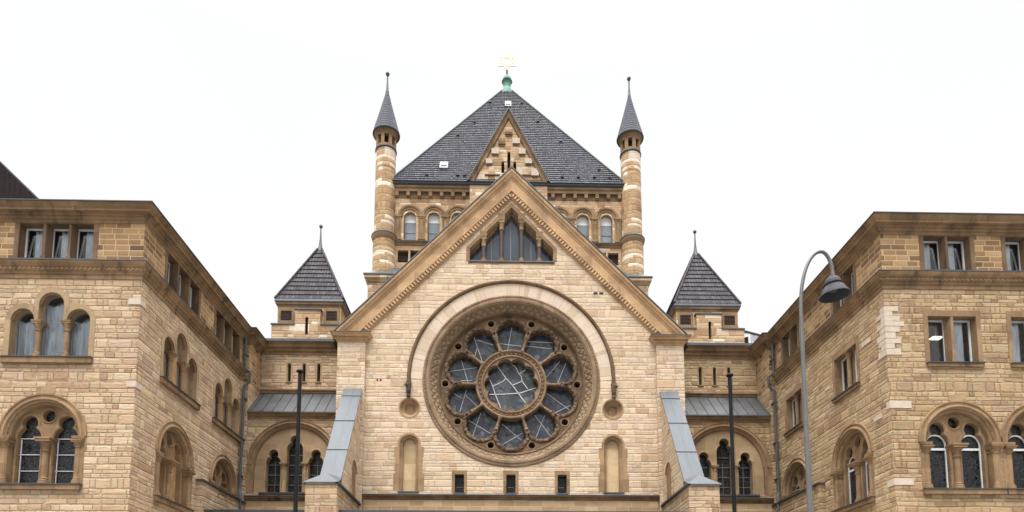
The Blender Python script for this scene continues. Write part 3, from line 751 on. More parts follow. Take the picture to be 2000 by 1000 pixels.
# tracery
def petal(a, rin=1.62, w0=.50, rc=2.52, R=.74, lobes=9, cusp=.06, e=0.):
    """outline in (radial, tangential) turned to angle a"""
    pts = [(rin, -w0 - e), (2.0, -w0 - .06 - e)]
    n = lobes * 6; a0, a1 = -112, 112
    for i in range(n + 1):
        t = math.radians(a0 + (a1 - a0) * i / n)
        rr = R + e - (cusp * (1 - abs(math.sin(PI * lobes * i / n)) ** .6) if cusp else 0)
        pts.append((rc + rr * math.cos(t), rr * math.sin(t)))
    pts += [(2.0, w0 + .06 + e), (rin, w0 + e)]
    return [(r * math.cos(a) - t * math.sin(a), RC + r * math.sin(a) + t * math.cos(a)) for r, t in pts]
PA = [PI / 2 + 2 * PI * k / 10 for k in range(10)]
OA = [a + PI / 10 for a in PA]
ocs = [circ(3.27 * math.cos(a), RC + 3.27 * math.sin(a), .165, 16) for a in OA]
# head plate: petal heads only reach in to the column capitals
b = B(HF)
outer = circ(0, RC, 3.62, 96)
heads = []
for a in PA: heads.append(petal(a, 1.60))
b.plate(outer, heads + ocs + [circ(0, RC, 1.38, 60)], -.98, -.52)
tr = obj('tracery', b, 'trim_dark', rose, False)
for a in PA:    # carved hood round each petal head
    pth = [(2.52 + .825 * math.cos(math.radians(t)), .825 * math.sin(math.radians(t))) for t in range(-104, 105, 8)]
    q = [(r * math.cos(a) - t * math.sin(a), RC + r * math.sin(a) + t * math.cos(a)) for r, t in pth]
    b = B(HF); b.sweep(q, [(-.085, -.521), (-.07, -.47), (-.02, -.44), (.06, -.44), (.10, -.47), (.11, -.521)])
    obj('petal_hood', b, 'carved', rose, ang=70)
for o in ocs:
    b = B(HF); b.sweep(o, [(0, -.60), (.0, -.51), (.03, -.49), (.06, -.51), (.065, -.525)], True)
    obj('oculus_rim', b, 'rose_stone', rose)
for a in OA:    # spoke columns standing in front of the tracery bars
    c, s_ = math.cos(a), math.sin(a); b = B(HF)
    P = lambda r, n: tuple(HF.P(r * c, RC + r * s_, n))
    b.tube([P(1.74, -.50), P(1.80, -.50), P(1.86, -.50), P(1.9, -.50), P(2.22, -.50), P(2.26, -.50), P(2.30, -.50), P(2.40, -.50), P(2.44, -.5)], [.11, .11, .085, .06, .055, .085, .06, .10, .11], 10)
    obj('spoke_column', b, 'rose_stone', rose)
b = B(HF)
b.sweep(circ(0, RC, 1.38, 72), [(0.02, -.95), (.02, -.50), (.05, -.46), (.08, -.46), (.11, -.49), (.13, -.525), (.25, -.525), (.27, -.47), (.31, -.43), (.36, -.43), (.39, -.47), (.40, -.56), (.39, -.97)], True)
hub = obj('hub_ring', b, 'rose_stone', rose)
b = B(HF)
for i in range(44):
    a = 2 * PI * i / 44; c, s_ = math.cos(a), math.sin(a); r = 1.57
    pts = []
    for (rr, nn) in ((.06, -.52), (.035, -.47)):
        for (q, w) in ((-1, -1), (1, -1), (1, 1), (-1, 1)):
            R_ = r + q * rr * .9; T_ = w * rr * .8
            pts.append(HF.P(R_ * c - T_ * s_, RC + R_ * s_ + T_ * c, nn))
    b.raw(pts, [(4, 5, 6, 7), (0, 1, 5, 4), (1, 2, 6, 5), (2, 3, 7, 6), (3, 0, 4, 7)])
obj('bead_ring', b, 'rose_stone', rose, False)
lob = []
for i in range(300):
    a = 2 * PI * i / 300; f = abs(math.sin(a * 5 + PI / 2 * 0)) ** .55
    lob.append(((1.13 + .21 * f) * math.cos(a + PI / 2), RC + (1.13 + .21 * f) * math.sin(a + PI / 2)))
b = B(HF); b.plate(circ(0, RC, 1.41, 72), [lob], -.9, -.53); b.sweep(lob, [(.0, -.535), (.02, -.51), (.045, -.535)], True); obj('hub_tracery', b, 'rose_stone', rose, False)
b = B(HF); b.plate(circ(0, RC, 3.6, 64), (), -1.0, -1.0); obj('pane', b, 'glass_rose', rose)
# pale glazing bars (read off as lines on the glass plane)
bars = [[(0.03, 17.23), (-0.18, 16.08)], [(-0.6, 16.38), (0.52, 16.26)], [(-1.88, 16.74), (-1.45, 15.47)], [(-1.88, 16.6), (-0.91, 16.31)], [(-1.71, 16.12), (-1.83, 15.66)],
        [(0.81, 16.5), (2.08, 16.46)], [(0.72, 16.27), (2.03, 16.14)], [(-2.48, 15.49), (-2.14, 14.36)], [(-3.13, 14.9), (-1.71, 15.13)], [(-2.48, 14.45), (-1.95, 14.46)],
        [(2.42, 15.48), (1.73, 14.64)], [(2.73, 15.41), (2.31, 14.37)], [(1.75, 13.84), (2.88, 13.0)], [(2.93, 13.23), (2.18, 12.85)], [(-2.23, 13.95), (-2.54, 12.86)],
        [(-2.86, 13.8), (-2.47, 13.55)], [(-2.25, 13.71), (-1.7, 13.16)], [(-1.5, 12.82), (-1.93, 11.53)], [(-2.12, 12.44), (-1.02, 11.76)], [(-0.46, 12.25), (0.51, 11.43)],
        [(0.56, 11.8), (-0.54, 11.15)], [(1.16, 12.71), (1.95, 11.64)], [(1.65, 12.69), (1.23, 11.6)]]
hb = [[(-0.68, 15.15), (-0.27, 14.56), (0.05, 14.21), (0.35, 13.79), (0.76, 13.21)], [(-1.18, 14.74), (-0.93, 14.16), (-0.79, 13.73), (-0.47, 12.89)], [(-1.13, 13.72), (-0.36, 13.74), (0.42, 13.8), (1.24, 14.08)],
      [(-0.9, 14.15), (-0.4, 14.4), (-0.27, 14.56)], [(0.05, 14.2), (0.53, 14.41)], [(0.03, 15.25), (0.19, 15.16), (0.37, 14.81), (0.51, 14.62), (0.53, 14.41), (0.81, 14.02)], [(0.4, 14.79), (0.69, 14.98)]]
b = B(HF)
def deep(l, k): return [((x + .68) * k - .68, (z - 1.65) * k + 1.65) for x, z in l]
for ln in bars: b.sweep(deep(ln, 31.98 / 31.55), [(-.012, -1.0), (-.012, -.975), (.012, -.975), (.012, -1.0)])
for ln in hb: b.sweep(deep(ln, 31.97 / 31.45), [(-.018, -1.0), (-.018, -.97), (.018, -.97), (.018, -1.0)])
obj('glazing_bar', b, 'bar', rose, False)
# voussoir crescent, hood mould, corbels
b = B(HF); b.plate(arc(0, RC + .05, 4.9, 0, 180, 72), [], -.05, .012) if False else None
pts_o = arc(0, RC + .05, 4.92, 0, 180, 72); pts_i = arc(0, RC, 4.32, 180, 0, 72)
b.plate(pts_o + pts_i, (), -.05, .012); obj('radial_stones', b, voussoir_mat(0, RC, 92), rose, False)
b = B(HF); b.sweep(arc(0, RC + .05, 4.90, -3, 183, 72), [(0, -.02), (.0, .03), (.03, .07), (.05, .11), (.10, .125), (.14, .11), (.16, .06), (.19, .04), (.20, -.02)])
hm = obj('hood_mould', b, 'trim_dark', rose)
for s in (-1, 1):
    b = B(HF); u = s * 5.0
    # crouching carved beast holding the end of the hood mould
    b.box(u - .13, u + .13, 14.02, 14.12, -.02, .16)
    b.lathe(u - s * .01, .08, [(.02, 13.58), (.09, 13.60), (.12, 13.68), (.10, 13.80), (.13, 13.92), (.12, 14.02)], 10)
    b.lathe(u + s * .06, .14, [(.01, 13.84), (.08, 13.87), (.10, 13.95), (.08, 14.03), (.02, 14.07)], 10)
    b.lathe(u + s * .13, .2, [(.01, 13.87), (.05, 13.9), (.05, 13.95), (.01, 13.98)], 8)
    b.lathe(u - s * .06, .15, [(.01, 13.55), (.045, 13.58), (.035, 13.8), (.05, 13.9)], 8); b.lathe(u + s * .05, .15, [(.01, 13.55), (.045, 13.58), (.035, 13.8), (.05, 13.9)], 8)
    b.lathe(u, .07, [(.01, 13.33), (.08, 13.38), (.10, 13.45), (.07, 13.53), (.11, 13.56), (.11, 13.6)], 12)
    obj('beast_corbel', b, 'shaft' if s < 0 else 'trim_dark', hall, ang=60)
# roundels, blind niches and small windows
for s in (-1, 1):
    c = s * 4.95; b = B(HF)
    b.sweep(circ(c, 12.85, .46, 40), [(.07, -.02), (.07, .014), (.0, .014), (-.02, -.03), (-.10, -.15), (-.19, -.24), (-.20, -.22), (-.215, -.22), (-.22, -.34)], True)
    b.plate(circ(c, 12.85, .27, 32), (), -.34, -.34)
    obj('blind_roundel', b, 'trim_mid', hall)
    c = s * 4.93; b = B(HF); ar = arch(c, 8.72, 11.05, .46, 20)
    b.sweep(ar[1:] + ar[:1], [(.10, -.02), (.10, .014), (0, .014), (-.03, -.04), (-.12, -.14), (-.14, -.13), (-.15, -.16), (-.16, -.30)])
    for (z0, z1, e) in ((8.75, 9.6, .74), (9.6, 10.4, .66), (10.4, 10.9, .70)):
        for q in (-1, 1): b.box(c + q * .52, c + q * e, z0, z1, -.02, .012)
    n_ = obj('blind_niche', b, 'trim_mid', hall)
    b = B(HF); b.plate(arch(c, 8.72, 11.05, .32, 16), (), -.29, -.29); obj('niche_back', b, 'niche', n_, False)
    b = B(HF); b.box(c - .5, c + .5, 8.66, 8.72, -.3, .05); obj('sill', b, 'zinc_edge', n_)
for c, w in wins:
    b = B(HF); b.plate(rect(c - w - .13, c + w + .13, 8.64, 9.76), [rect(c - w + .012, c + w - .012, 8.645, 9.57)], -.4, .012)
    wn = obj('small_window', b, 'trim', hall, False)
    b = B(HF); b.plate(rect(c - w, c + w, 8.6, 9.6), (), -.34, -.34); obj('pane', b, 'glass_lead', wn)
    b = B(HF); b.box(c - w, c + w, 8.66, 8.72, -.34, -.3); b.box(c - .15, c + .15, 9.0, 9.02, -.34, -.32); obj('window_frame', b, 'grey_sash', wn)
    b = B(HF); b.box(c - w - .05, c + w + .05, 8.60, 8.645, -.3, .04); obj('sill', b, 'zinc_edge', wn)
for (u, z, w_) in ((-6.52, 14.23, .04), (-6.36, 14.23, .04), (4.17, 18.78, .10), (4.46, 18.78, .10)):
    b = B(HF); b.box(u - w_, u + w_, z - .05, z + .05, 0, .013)
    for k in range(3): b.box(u - w_, u + w_, z - .045 + k * .033, z - .03 + k * .033, .014, .022)
    obj('air_vent', b, 'shaft', hall)
# base ledge
b = B(); horiz(b, [(-7.09, 31), (7.09, 31)], [(0, 8.30), (.10, 8.32), (.14, 8.40), (.24, 8.44), (.24, 8.48), (0, 8.485)]); lg = obj('base_ledge', b, 'cornice', hall)
b = B(HF); b.box(-7.08, 7.08, 8.487, 8.54, .0, .27); obj('flashing', b, 'zinc_edge', lg)
b = B(HF); b.box(-7.05, 7.05, 6.6, 8.30, .001, .08); obj('plinth', b, 'ledge_ashlar', hall, False)
# buttresses
for s in (-1, 1):
    X = lambda a: s * a
    def prism(b, poly, x0, x1):   # poly in (y, z)
        k = len(poly); pts = [(X(x0), y, z) for y, z in poly] + [(X(x1), y, z) for y, z in poly]
        fs = [tuple(range(k)), tuple(reversed(range(k, 2 * k)))] + [(i, k + i, k + (i + 1) % k, (i + 1) % k) for i in range(k)]
        b.raw(pts, fs)
    b = B(); prism(b, [(27.0, 0), (30.8, 0), (30.8, 13.62), (27.0, 8.2)], 7.27, 8.03)
    bt = obj('buttress', b, 'facade', hall, False)
    b = B(); prism(b, [(26.5, 0), (30.79, 0), (30.79, 8.02), (26.5, 8.02)], 7.22, 8.5); obj('buttress_base', b, wm_ if False else 'wing', bt, False)
    # zinc cap on the rake with seams
    b = B(); prism(b, [(30.8, 13.62), (30.8, 13.70), (26.93, 8.20), (26.93, 8.12)], 7.20, 8.10); 
    obj('cap', b, 'zinc', bt, False)
    b = B()
    for f in (.09, .38, .69):
        y = 30.8 - 3.87 * f; z = 13.70 - 5.5 * f; prism(b, [(y, z), (y - .02, z - .006), (y - .03, z + .004), (y - .01, z + .012)], 7.20, 8.10)
    prism(b, [(30.8, 13.70), (30.8, 13.712), (26.93, 8.212), (26.93, 8.20)], 7.63, 7.655); obj('cap_seam', b, 'zinc_dark', bt, False)
    # little hipped roof on the base block and its edge coping
    x0, x1, y0, y1 = 7.16, 8.58, 26.42, 27.5; ap = (7.85, 27.15, 8.62)
    b = B(); q = [(X(x0), y0, 8.06), (X(x1), y0, 8.06), (X(x1), 30.75, 8.06), (X(8.05), 30.75, 8.62), (X(ap[0]), ap[1], ap[2]), (X(7.16), 27.05, 8.36), (X(x0), y0, 8.0), (X(x1), y0, 8.0), (X(x1), 30.75, 8.0), (X(7.16), 27.05, 8.0)]
    b.raw(q, [(0, 1, 4, 5), (1, 2, 3, 4), (6, 7, 1, 0), (7, 8, 2, 1), (6, 0, 5, 9)]); obj('hip_cap', b, 'zinc', bt, False)
    b = B(); b.xbox(X(7.12), X(7.2698), 26.42, 30.95, 8.0, 8.07); obj('coping', b, 'zinc_edge', bt, False)
    # blind arch on the inner side
    fi = inner(s * 7.27, s); b = B(fi); b.sweep([(28.6, 8.2)][0:0] + arc(29.75, 9.35, .42, 0, 180, 14), [(0, -.02), (0, .02), (.04, .04), (.10, .04), (.12, -.02)]); b.plate(arch(29.75, 8.12, 9.35, .40), (), -.02, .004); obj('blind_arch', b, 'trim', bt)

# =================================================================== porch
po = thing('entrance_porch', 'low stone porch block with dark coping running along the foot of the hall', 'porch')
b = B(); b.xbox(-12.7, 12.7, 27.0, 30.98, 0, 6.9); obj('wall', b, 'ledge_ashlar', po, False)
b = B(); b.xbox(-12.72, 12.72, 26.86, 30.985, 6.9, 6.98); obj('coping', b, 'zinc_edge', po, False)

# =================================================================== link buildings
for s in (-1, 1):
    lk = thing('link_building', 'low link on the left, lean-to zinc roof behind the left flagpole' if s < 0 else 'low link on the right, lean-to zinc roof behind the right flagpole', 'building', 'link buildings flanking the gabled hall')
    LF = front(31.4); UF = front(32.8); c = s * 10.55
    x0, x1 = min(s * 8.45, s * JX), max(s * 8.45, s * JX)
    R = 2.02; zs = 10.1
    hole = arch(c, 8.72, zs, R - .02, 32)
    b = B(LF); b.plate(rect(x0, x1, 0, 12.6), [hole], -.6, 0.); 
    b.fr = UF
    sl = [s * 11.37, s * 10.62, s * 9.87]
    b.plate(rect(x0, x1, 12.6, 16.3), [arch(u, 14.84, 15.72, .085, 8) for u in sl], -.4, 0.)
    obj('wall', b, 'wing' if s < 0 else 'rwing', lk, False)
    for u in sl:
        b = B(UF); b.plate(arch(u, 14.82, 15.72, .16, 10), [arch(u, 14.84, 15.72, .08, 8)], -.4, .008); w = obj('slit_window', b, 'trim_light', lk, False)
        b = B(UF); b.plate(arch(u, 14.84, 15.72, .1, 8), (), -.3, -.3); obj('opening', b, 'void', w, False)
        b = B(UF); b.box(u - .15, u + .15, 14.76, 14.82, -.1, .05); obj('sill', b, 'cornice', w, False)
    # arched window with three keyhole lights
    L = [keyhole(c - 1.03, 8.76, 10.22, .35, 10.64, .225), keyhole(c, 8.76, 10.90, .38, 11.34, .235), keyhole(c + 1.03, 8.76, 10.22, .35, 10.64, .225)]
    b = B(LF); b.plate(arch(c, 8.72, zs, R, 32), L, -.62, -.16)
    for q in L: b.sweep(q, [(0, -.162), (.03, -.13), (.08, -.14), (.10, -.162)], True)
    w = obj('arched_window', b, 'trim_light', lk)
    b = B(LF); b.sweep(arc(c, zs, R, 0, 180, 40), [(-.14, -.17), (-.13, -.08), (-.08, -.03), (-.03, -.05), (0, .02), (.05, .07), (.10, .06), (.12, .02), (.17, .02), (.19, .045), (.23, .04), (.24, -.05)])
    for q in (-1, 1): b.box(c + q * (R - .10), c + q * (R + .26), 8.72, zs, -.2, .014)
    obj('archivolt', b, 'trim', w)
    for q in (-1, 1): colonnette(c + q * .515, -.17, 8.74, 10.22, .085, LF, w, .3, .2, 'trim_light')
    b = B(LF)
    for q in L: b.plate(q, (), -.52, -.52)
    obj('pane', b, 'glass_lead', w)
    b = B(LF)
    for (u, zt_) in ((c - 1.03, 10.3), (c, 11.0), (c + 1.03, 10.3)):
        z = 9.2
        while z < zt_: b.box(u - .34, u + .34, z - .012, z + .012, -.51, -.485); z += .5
    for u in (c - 1.03, c, c + 1.03): b.box(u - .008, u + .008, 8.74, 10.4, -.51, -.487)
    obj('saddle_bar', b, 'bar_grey', w)
    b = B(LF); b.box(c - 1.6, c + 1.6, 8.64, 8.72, -.3, .1); obj('sill', b, 'zinc_edge', w)
    # lower cornice, lean-to roof, string, upper cornice
    pth = [(x0, 31.4), (x1, 31.4)]
    b = B(); horiz(b, pth, [(-.05, 12.38), (.02, 12.38), (.04, 12.46), (.12, 12.5), (.14, 12.58), (.2, 12.62), (.2, 12.66), (-.05, 12.67)]); lc = obj('lower_cornice', b, 'cornice', lk)
    b = B(); q = [(x0, 31.14, 12.67), (x1, 31.14, 12.67), (x1, 32.795, 14.18), (x0, 32.795, 14.18), (x0, 31.14, 12.61), (x1, 31.14, 12.61)]
    b.raw(q, [(0, 1, 2, 3), (4, 5, 1, 0)]); rf = obj('lean_to_roof', b, 'zinc_dark', lk, False)
    b = B()
    for i in range(9):
        x = x0 + .22 + i * .5
        if x > x1 - .05: break
        b.raw([(x - .015, 31.14, 12.675), (x + .015, 31.14, 12.675), (x + .015, 32.79, 14.185), (x - .015, 32.79, 14.185), (x - .015, 31.14, 12.71), (x + .015, 31.14, 12.71), (x + .015, 32.79, 14.22), (x - .015, 32.79, 14.22)], [(4, 5, 6, 7), (0, 1, 5, 4), (1, 2, 6, 5), (3, 0, 4, 7)])
    obj('standing_seam', b, 'zinc_edge', rf, False)
    pth = [(x0, 32.8), (x1, 32.8)]
    b = B(); horiz(b, pth, [(-.05, 14.2), (.05, 14.2), (.06, 14.28), (.12, 14.33), (.12, 14.38), (-.05, 14.4)]); obj('string_course', b, 'cornice', lk)
    b = B(); horiz(b, pth, [(-.1, 16.24), (.03, 16.24), (.04, 16.36), (.12, 16.42), (.14, 16.52), (.26, 16.58), (.28, 16.7), (.38, 16.78), (.4, 16.84), (-.1, 16.86)]); uc = obj('cornice', b, 'cornice', lk)
    b = B(); q = [(x0, 32.36, 16.80), (x1, 32.36, 16.80), (x1, 32.36, 16.93), (x0, 32.36, 16.93), (x1, 35.9, 18.45), (x0, 35.9, 18.45)]
    b.raw(q, [(0, 1, 2, 3), (3, 2, 4, 5)]); obj('zinc_roof', b, 'zinc', lk, False)
    # ledge under the arch
    b = B(); horiz(b, [(x0, 31.4), (x1, 31.4)], [(0, 8.28), (.08, 8.30), (.12, 8.38), (.2, 8.42), (.2, 8.46), (0, 8.47)]); o = obj('base_ledge', b, 'cornice', lk)
    b = B(LF); b.box(x0, x1, 8.475, 8.53, -.0, .23); obj('flashing', b, 'zinc_edge', o)
    b = B(LF); b.box(x0, x1, 6.6, 8.28, .001, .06); obj('plinth', b, 'ledge_ashlar', lk, False)

# =================================================================== stair towers
M['tile_small'] = tile('dark_brown_tiles', (.046, .040, .045), .36, 20.9, .17, .6)
for s in (-1, 1):
    stt = thing('stair_tower', 'square stair tower on the left with steep dark tiled pyramid roof' if s < 0 else 'square stair tower on the right with steep dark tiled pyramid roof', 'tower', 'small stair towers beside the gabled hall')
    cx = s * 11.4; ty = 36.0; TF = front(ty)
    b = B(); b.xbox(cx - 1.79, cx + 1.79, 36.0, 39.6, 14, 20.72); obj('wall', b, 'tower', stt, False)
    FG = front(35.75)
    b = B(FG); out = [(cx - 2.02, 14), (cx + 2.02, 14), (cx + 2.02, 19.33), (cx + .70, 19.33), (cx + .70, 20.22), (cx - .70, 20.22), (cx - .70, 19.33), (cx - 2.02, 19.33)]
    sx = cx - s * .0 + (-.06 if s < 0 else .06)
    slit = arch(sx, 18.75, 19.72, .085, 8)
    b.plate(out, [slit], -.25, 0.); b.xbox(cx - 2.02, cx + 2.02, 36.002, 39.8, 14, 19.3); sw = obj('stepped_gable', b, 'tower', stt, False)
    b = B(FG); b.plate(slit, (), -.2, -.2); obj('slit_opening', b, 'void', sw, False)
    b = B(FG)
    for (u0, u1, z) in ((-2.06, -.72, 19.332), (.72, 2.06, 19.332)): b = B(FG); b.box(cx + u0, cx + u1, z, z + .07, -.3, .06); obj('coping', b, 'zinc', sw, False)
    b = B(); b.xbox(cx - .76, cx + .76, 35.69, 36.0, 20.222, 20.29)
    obj('coping', b, 'zinc', sw, False)
    # sloped zinc shoulders behind the coping
    for q in (-1, 1):
        u = cx + q * 1.28
        b = B(TF); b.plate(rect(u - .43, u + .43, 19.48, 20.46), [rect(u - .31, u + .31, 19.68, 20.26)], -.02, .06); w = obj('louvre_window', b, 'trim', stt, False)
        b = B(TF)
        b.plate(rect(u - .31, u + .31, 19.68, 20.26), (), .005, .005)
        for k in range(7): b.box(u - .31, u + .31, 19.69 + k * .083, 19.73 + k * .083, .006, .035)
        obj('louvre', b, 'louvre', w, False)
    b = B(); horiz(b, [(cx - 1.79, 39.6), (cx - 1.79, 36.0), (cx + 1.79, 36.0), (cx + 1.79, 39.6)], [(-.05, 20.5), (.02, 20.5), (.04, 20.6), (.10, 20.64), (.12, 20.74), (-.05, 20.75)]); obj('cornice', b, 'cornice', stt)
    b = B(); horiz(b, [(cx - 1.79, 39.6), (cx - 1.79, 36.0), (cx + 1.79, 36.0), (cx + 1.79, 39.6)], [(-.05, 20.745), (.13, 20.745), (.16, 20.80), (.14, 20.93), (.05, 21.0), (-.05, 21.0)]); obj('gutter', b, 'zinc', stt)
    # pyramid in real courses
    N = 12; h0, h1 = 20.95, 25.05; hs = 1.90; cy = 37.8; b = B()
    for i in range(N):
        za = h0 + (h1 - h0) * i / N; zb = h0 + (h1 - h0) * (i + 1) / N
        flare = lambda t: hs * (1 - t) + .10 * t
        ra, rb = flare(i / N), flare((i + 1) / N); ra += .05
        q = []
        for (z, r) in ((za - .03, ra - .015), (za, ra), (zb, rb)):
            q += [(cx - r, cy - r, z), (cx + r, cy - r, z), (cx + r, cy + r, z), (cx - r, cy + r, z)]
        b.raw(q, [f for k in range(4) for f in ((k, (k + 1) % 4, 4 + (k + 1) % 4, 4 + k), (4 + k, 4 + (k + 1) % 4, 8 + (k + 1) % 4, 8 + k))])
    rf = obj('roof', b, 'tile_small', stt, False)
    b = B()
    for (qx, qy) in ((-1, -1), (1, -1), (1, 1), (-1, 1)):
        pts = []
        for i in range(N + 1):
            t = i / N; r = flare(t) + .03; pts.append((cx + qx * r, cy + qy * r, h0 + (h1 - h0) * t + .02))
        b.tube(pts, .07, 6)
    obj('hip_tile', b, 'tile_small', rf)
    b = B(); b.lathe(cx, -cy, [(.18, 24.95), (.15, 25.1), (.10, 25.35), (.055, 25.75), (.04, 26.15), (.035, 26.48), (.08, 26.5), (.11, 26.58), (.08, 26.67), (0, 26.7)], 14); obj('finial', b, 'zinc', stt)

# =================================================================== crossing tower
TY = 40.0; TF = front(TY)
tw = thing('crossing_tower', 'broad tower behind the gable with big dark pyramid roof and green copper finial', 'tower')
wx = [s * x for x in (6.35, 4.82, 3.29) for s in (-1, 1)]
lw = [s * x for x in (6.76, 5.95, 5.14) for s in (-1, 1)]
b = B(TF)
b.plate(rect(-7.4, 7.4, 25., 30.9), [arch(x, 27.2, 28.72, .40, 14) for x in wx] + [rect(x - .34, x + .34, 25.66, 26.5) for x in lw], -.5, 0.)
b.xbox(-7.4, 7.4, 40.5, 54.4, 20, 30.9)
obj('wall', b, 'tower', tw, False)
for x in wx:
    b = B(TF); b.sweep(arc(x, 28.82, .44, 0, 180, 20), [(-.05, -.3), (-.05, -.05), (0, .0), (.04, .05), (.09, .06), (.13, .02), (.16, .03), (.19, .08), (.26, .10), (.31, .07), (.33, .02), (.36, .03), (.37, -.05)])
    for q in (-1, 1): b.box(x + q * .37, x + q * .46, 27.22, 28.82, -.3, -.02)
    w = obj('arched_window', b, 'trim', tw)
    b = B(TF); b.plate(arch(x, 27.2, 28.72, .42, 14), (), -.30, -.30); obj('pane', b, 'glass_dim', w)
    b = B(TF); b.plate([(x - .42, 28.55), (x + .42, 28.55)] + arc(x, 28.72, .42, 0, 180, 14), (), -.29, -.285); obj('blind', b, 'blind_white', w)
    b = B(TF); b.box(x - .4, x + .4, 27.84, 27.88, -.3, -.27); b.box(x - .40, x - .36, 27.2, 28.7, -.3, -.26); b.box(x + .36, x + .40, 27.2, 28.7, -.3, -.26); obj('window_frame', b, 'grey_sash', w)
    b = B(TF); b.box(x - .42, x + .42, 27.14, 27.20, -.3, .05); obj('sill', b, 'zinc', w)
for x in [s * q for q in (7.11, 5.585, 4.055, 2.8) for s in (-1, 1)]:
    b = B(TF); b.box(x - .24, x + .24, 28.74, 28.84, -.05, .12); b.box(x - .21, x + .21, 28.66, 28.74, -.05, .09)
    b.box(x - .10, x + .10, 27.22, 28.66, 0.001, .06)
    for q in (-1, 1): b.lathe(x + q * .16, .02, [(.085, 27.2), (.085, 27.28), (.06, 27.34), (.055, 28.5), (.085, 28.66)], 10)
    obj('pilaster', b, 'trim', tw)
for x in lw:
    b = B(TF); b.plate(rect(x - .36, x + .36, 25.6, 26.55), (), -.25, -.25)
    for k in range(8): b.box(x - .34, x + .34, 25.68 + k * .1, 25.73 + k * .1, -.25, -.2)
    obj('louvre_opening', b, 'louvre', tw, False)
b = B(); horiz(b, [(-7.35, 40), (7.35, 40)], [(-.05, 26.82), (.05, 26.84), (.08, 26.94), (.16, 26.98), (.17, 27.03), (-.05, 27.05)]); sc = obj('string_course', b, 'trim', tw)
b = B(); horiz(b, [(-7.35, 40), (7.35, 40)], [(-.02, 27.05), (.2, 27.035), (.2, 27.07), (-.02, 27.12)]); obj('flashing', b, 'zinc_edge', sc)
# eaves cornice on corbels
b = B(); horiz(b, [(-7.4, 54.4), (-7.4, 40), (7.4, 40), (7.4, 54.4)], [(-.05, 30.45), (.16, 30.45), (.17, 30.62), (.24, 30.68), (.26, 30.8), (-.05, 30.82)]); ec = obj('eaves_cornice', b, 'trim', tw)
for i in range(21):
    x = -7.2 + i * .72; b = B(TF); b.box(x - .11, x + .11, 30.16, 30.45, 0.021, .15); b.box(x - .09, x + .09, 30.08, 30.16, 0.021, .08); obj('corbel', b, 'trim', ec, False)
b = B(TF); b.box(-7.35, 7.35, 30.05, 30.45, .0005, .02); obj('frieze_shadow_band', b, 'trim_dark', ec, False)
b = B(); horiz(b, [(-7.4, 54.4), (-7.4, 40), (7.4, 40), (7.4, 54.4)], [(-.05, 30.82), (.28, 30.82), (.36, 30.88), (.38, 31.0), (.32, 31.03), (-.05, 31.03)]); obj('gutter', b, 'zinc', tw)
# main roof
N = 52; z0, z1, hs, cy = 31.0, 43.86, 7.58, 47.2
M['tile_main'] = tile('dark_glazed_pantiles', (.052, .051, .064), (z1 - z0) / N, z0, .18, .6)
b = B()
for i in range(N):
    ta, tb = i / N, (i + 1) / N; za = z0 + (z1 - z0) * ta; zb = z0 + (z1 - z0) * tb
    ra = hs * (1 - ta) + .38 * ta + .055; rb = hs * (1 - tb) + .38 * tb; q = []
    for (z, r) in ((za - .04, ra - .02), (za, ra), (zb, rb)):
        q += [(-r, cy - r, z), (r, cy - r, z), (r, cy + r, z), (-r, cy + r, z)]
    b.raw(q, [f for k in range(4) for f in ((k, (k + 1) % 4, 4 + (k + 1) % 4, 4 + k), (4 + k, 4 + (k + 1) % 4, 8 + (k + 1) % 4, 8 + k))])
rf = obj('roof', b, 'tile_main', tw, False)
b = B()
for (qx, qy) in ((-1, -1), (1, -1), (1, 1), (-1, 1)):
    b.tube([(qx * (hs * (1 - t) + .38 * t + .04), cy + qy * (hs * (1 - t) + .38 * t + .04), z0 + (z1 - z0) * t + .01) for t in [i / 12 for i in range(13)]], .06, 6)
obj('hip_flashing', b, 'copper_dark', rf)
tx = math.atan2(z1 - z0, hs - .38)
def onroof(x, t, up):   # a point `up` metres proud of the front slope
    return V((x, cy - (hs * (1 - t) + .38 * t) - up * math.sin(tx), z0 + (z1 - z0) * t + up * math.cos(tx)))
def skylight(x, t, w, l):
    dt = l / math.hypot(z1 - z0, hs - .38)
    b = B(); q = [onroof(x + a * w, t + c * dt, u) for u in (0, .12) for (a, c) in ((-.5, 0), (.5, 0), (.5, 1), (-.5, 1))]
    b.raw(q, [(4, 5, 6, 7), (0, 1, 5, 4), (1, 2, 6, 5), (2, 3, 7, 6), (3, 0, 4, 7)]); o = obj('skylight', b, 'hatch', rf, False)
    b = B(); q = [onroof(x + a * w, t + c * dt, .165) for (a, c) in ((-.36, .3), (.36, .3), (.36, .86), (-.36, .86))]; b.raw(q, [(0, 1, 2, 3)]); obj('skylight_pane', b, 'glass_dim', rf, False)
skylight(-4.25, .108, .55, .85); skylight(.06, .79, .48, .85)
b = B()
for x in (-5.3, -3.3, -2.9 + .05, 3.5, 4.55, 5.6, 6.6):
    p = onroof(x, .045, .06); b.xbox(p.x - .10, p.x + .10, p.y - .07, p.y + .05, p.z, p.z + .10)
for x, t in ((-1.3, .84), (1.1, .84), (-3.5, .45), (3.7, .40), (2.2, .62), (-2.4, .6), (6., .12)):
    p = onroof(x, t, .05); b.xbox(p.x - .10, p.x + .10, p.y - .07, p.y + .05, p.z, p.z + .10)
obj('snow_guard', b, 'zinc_edge', rf, False)
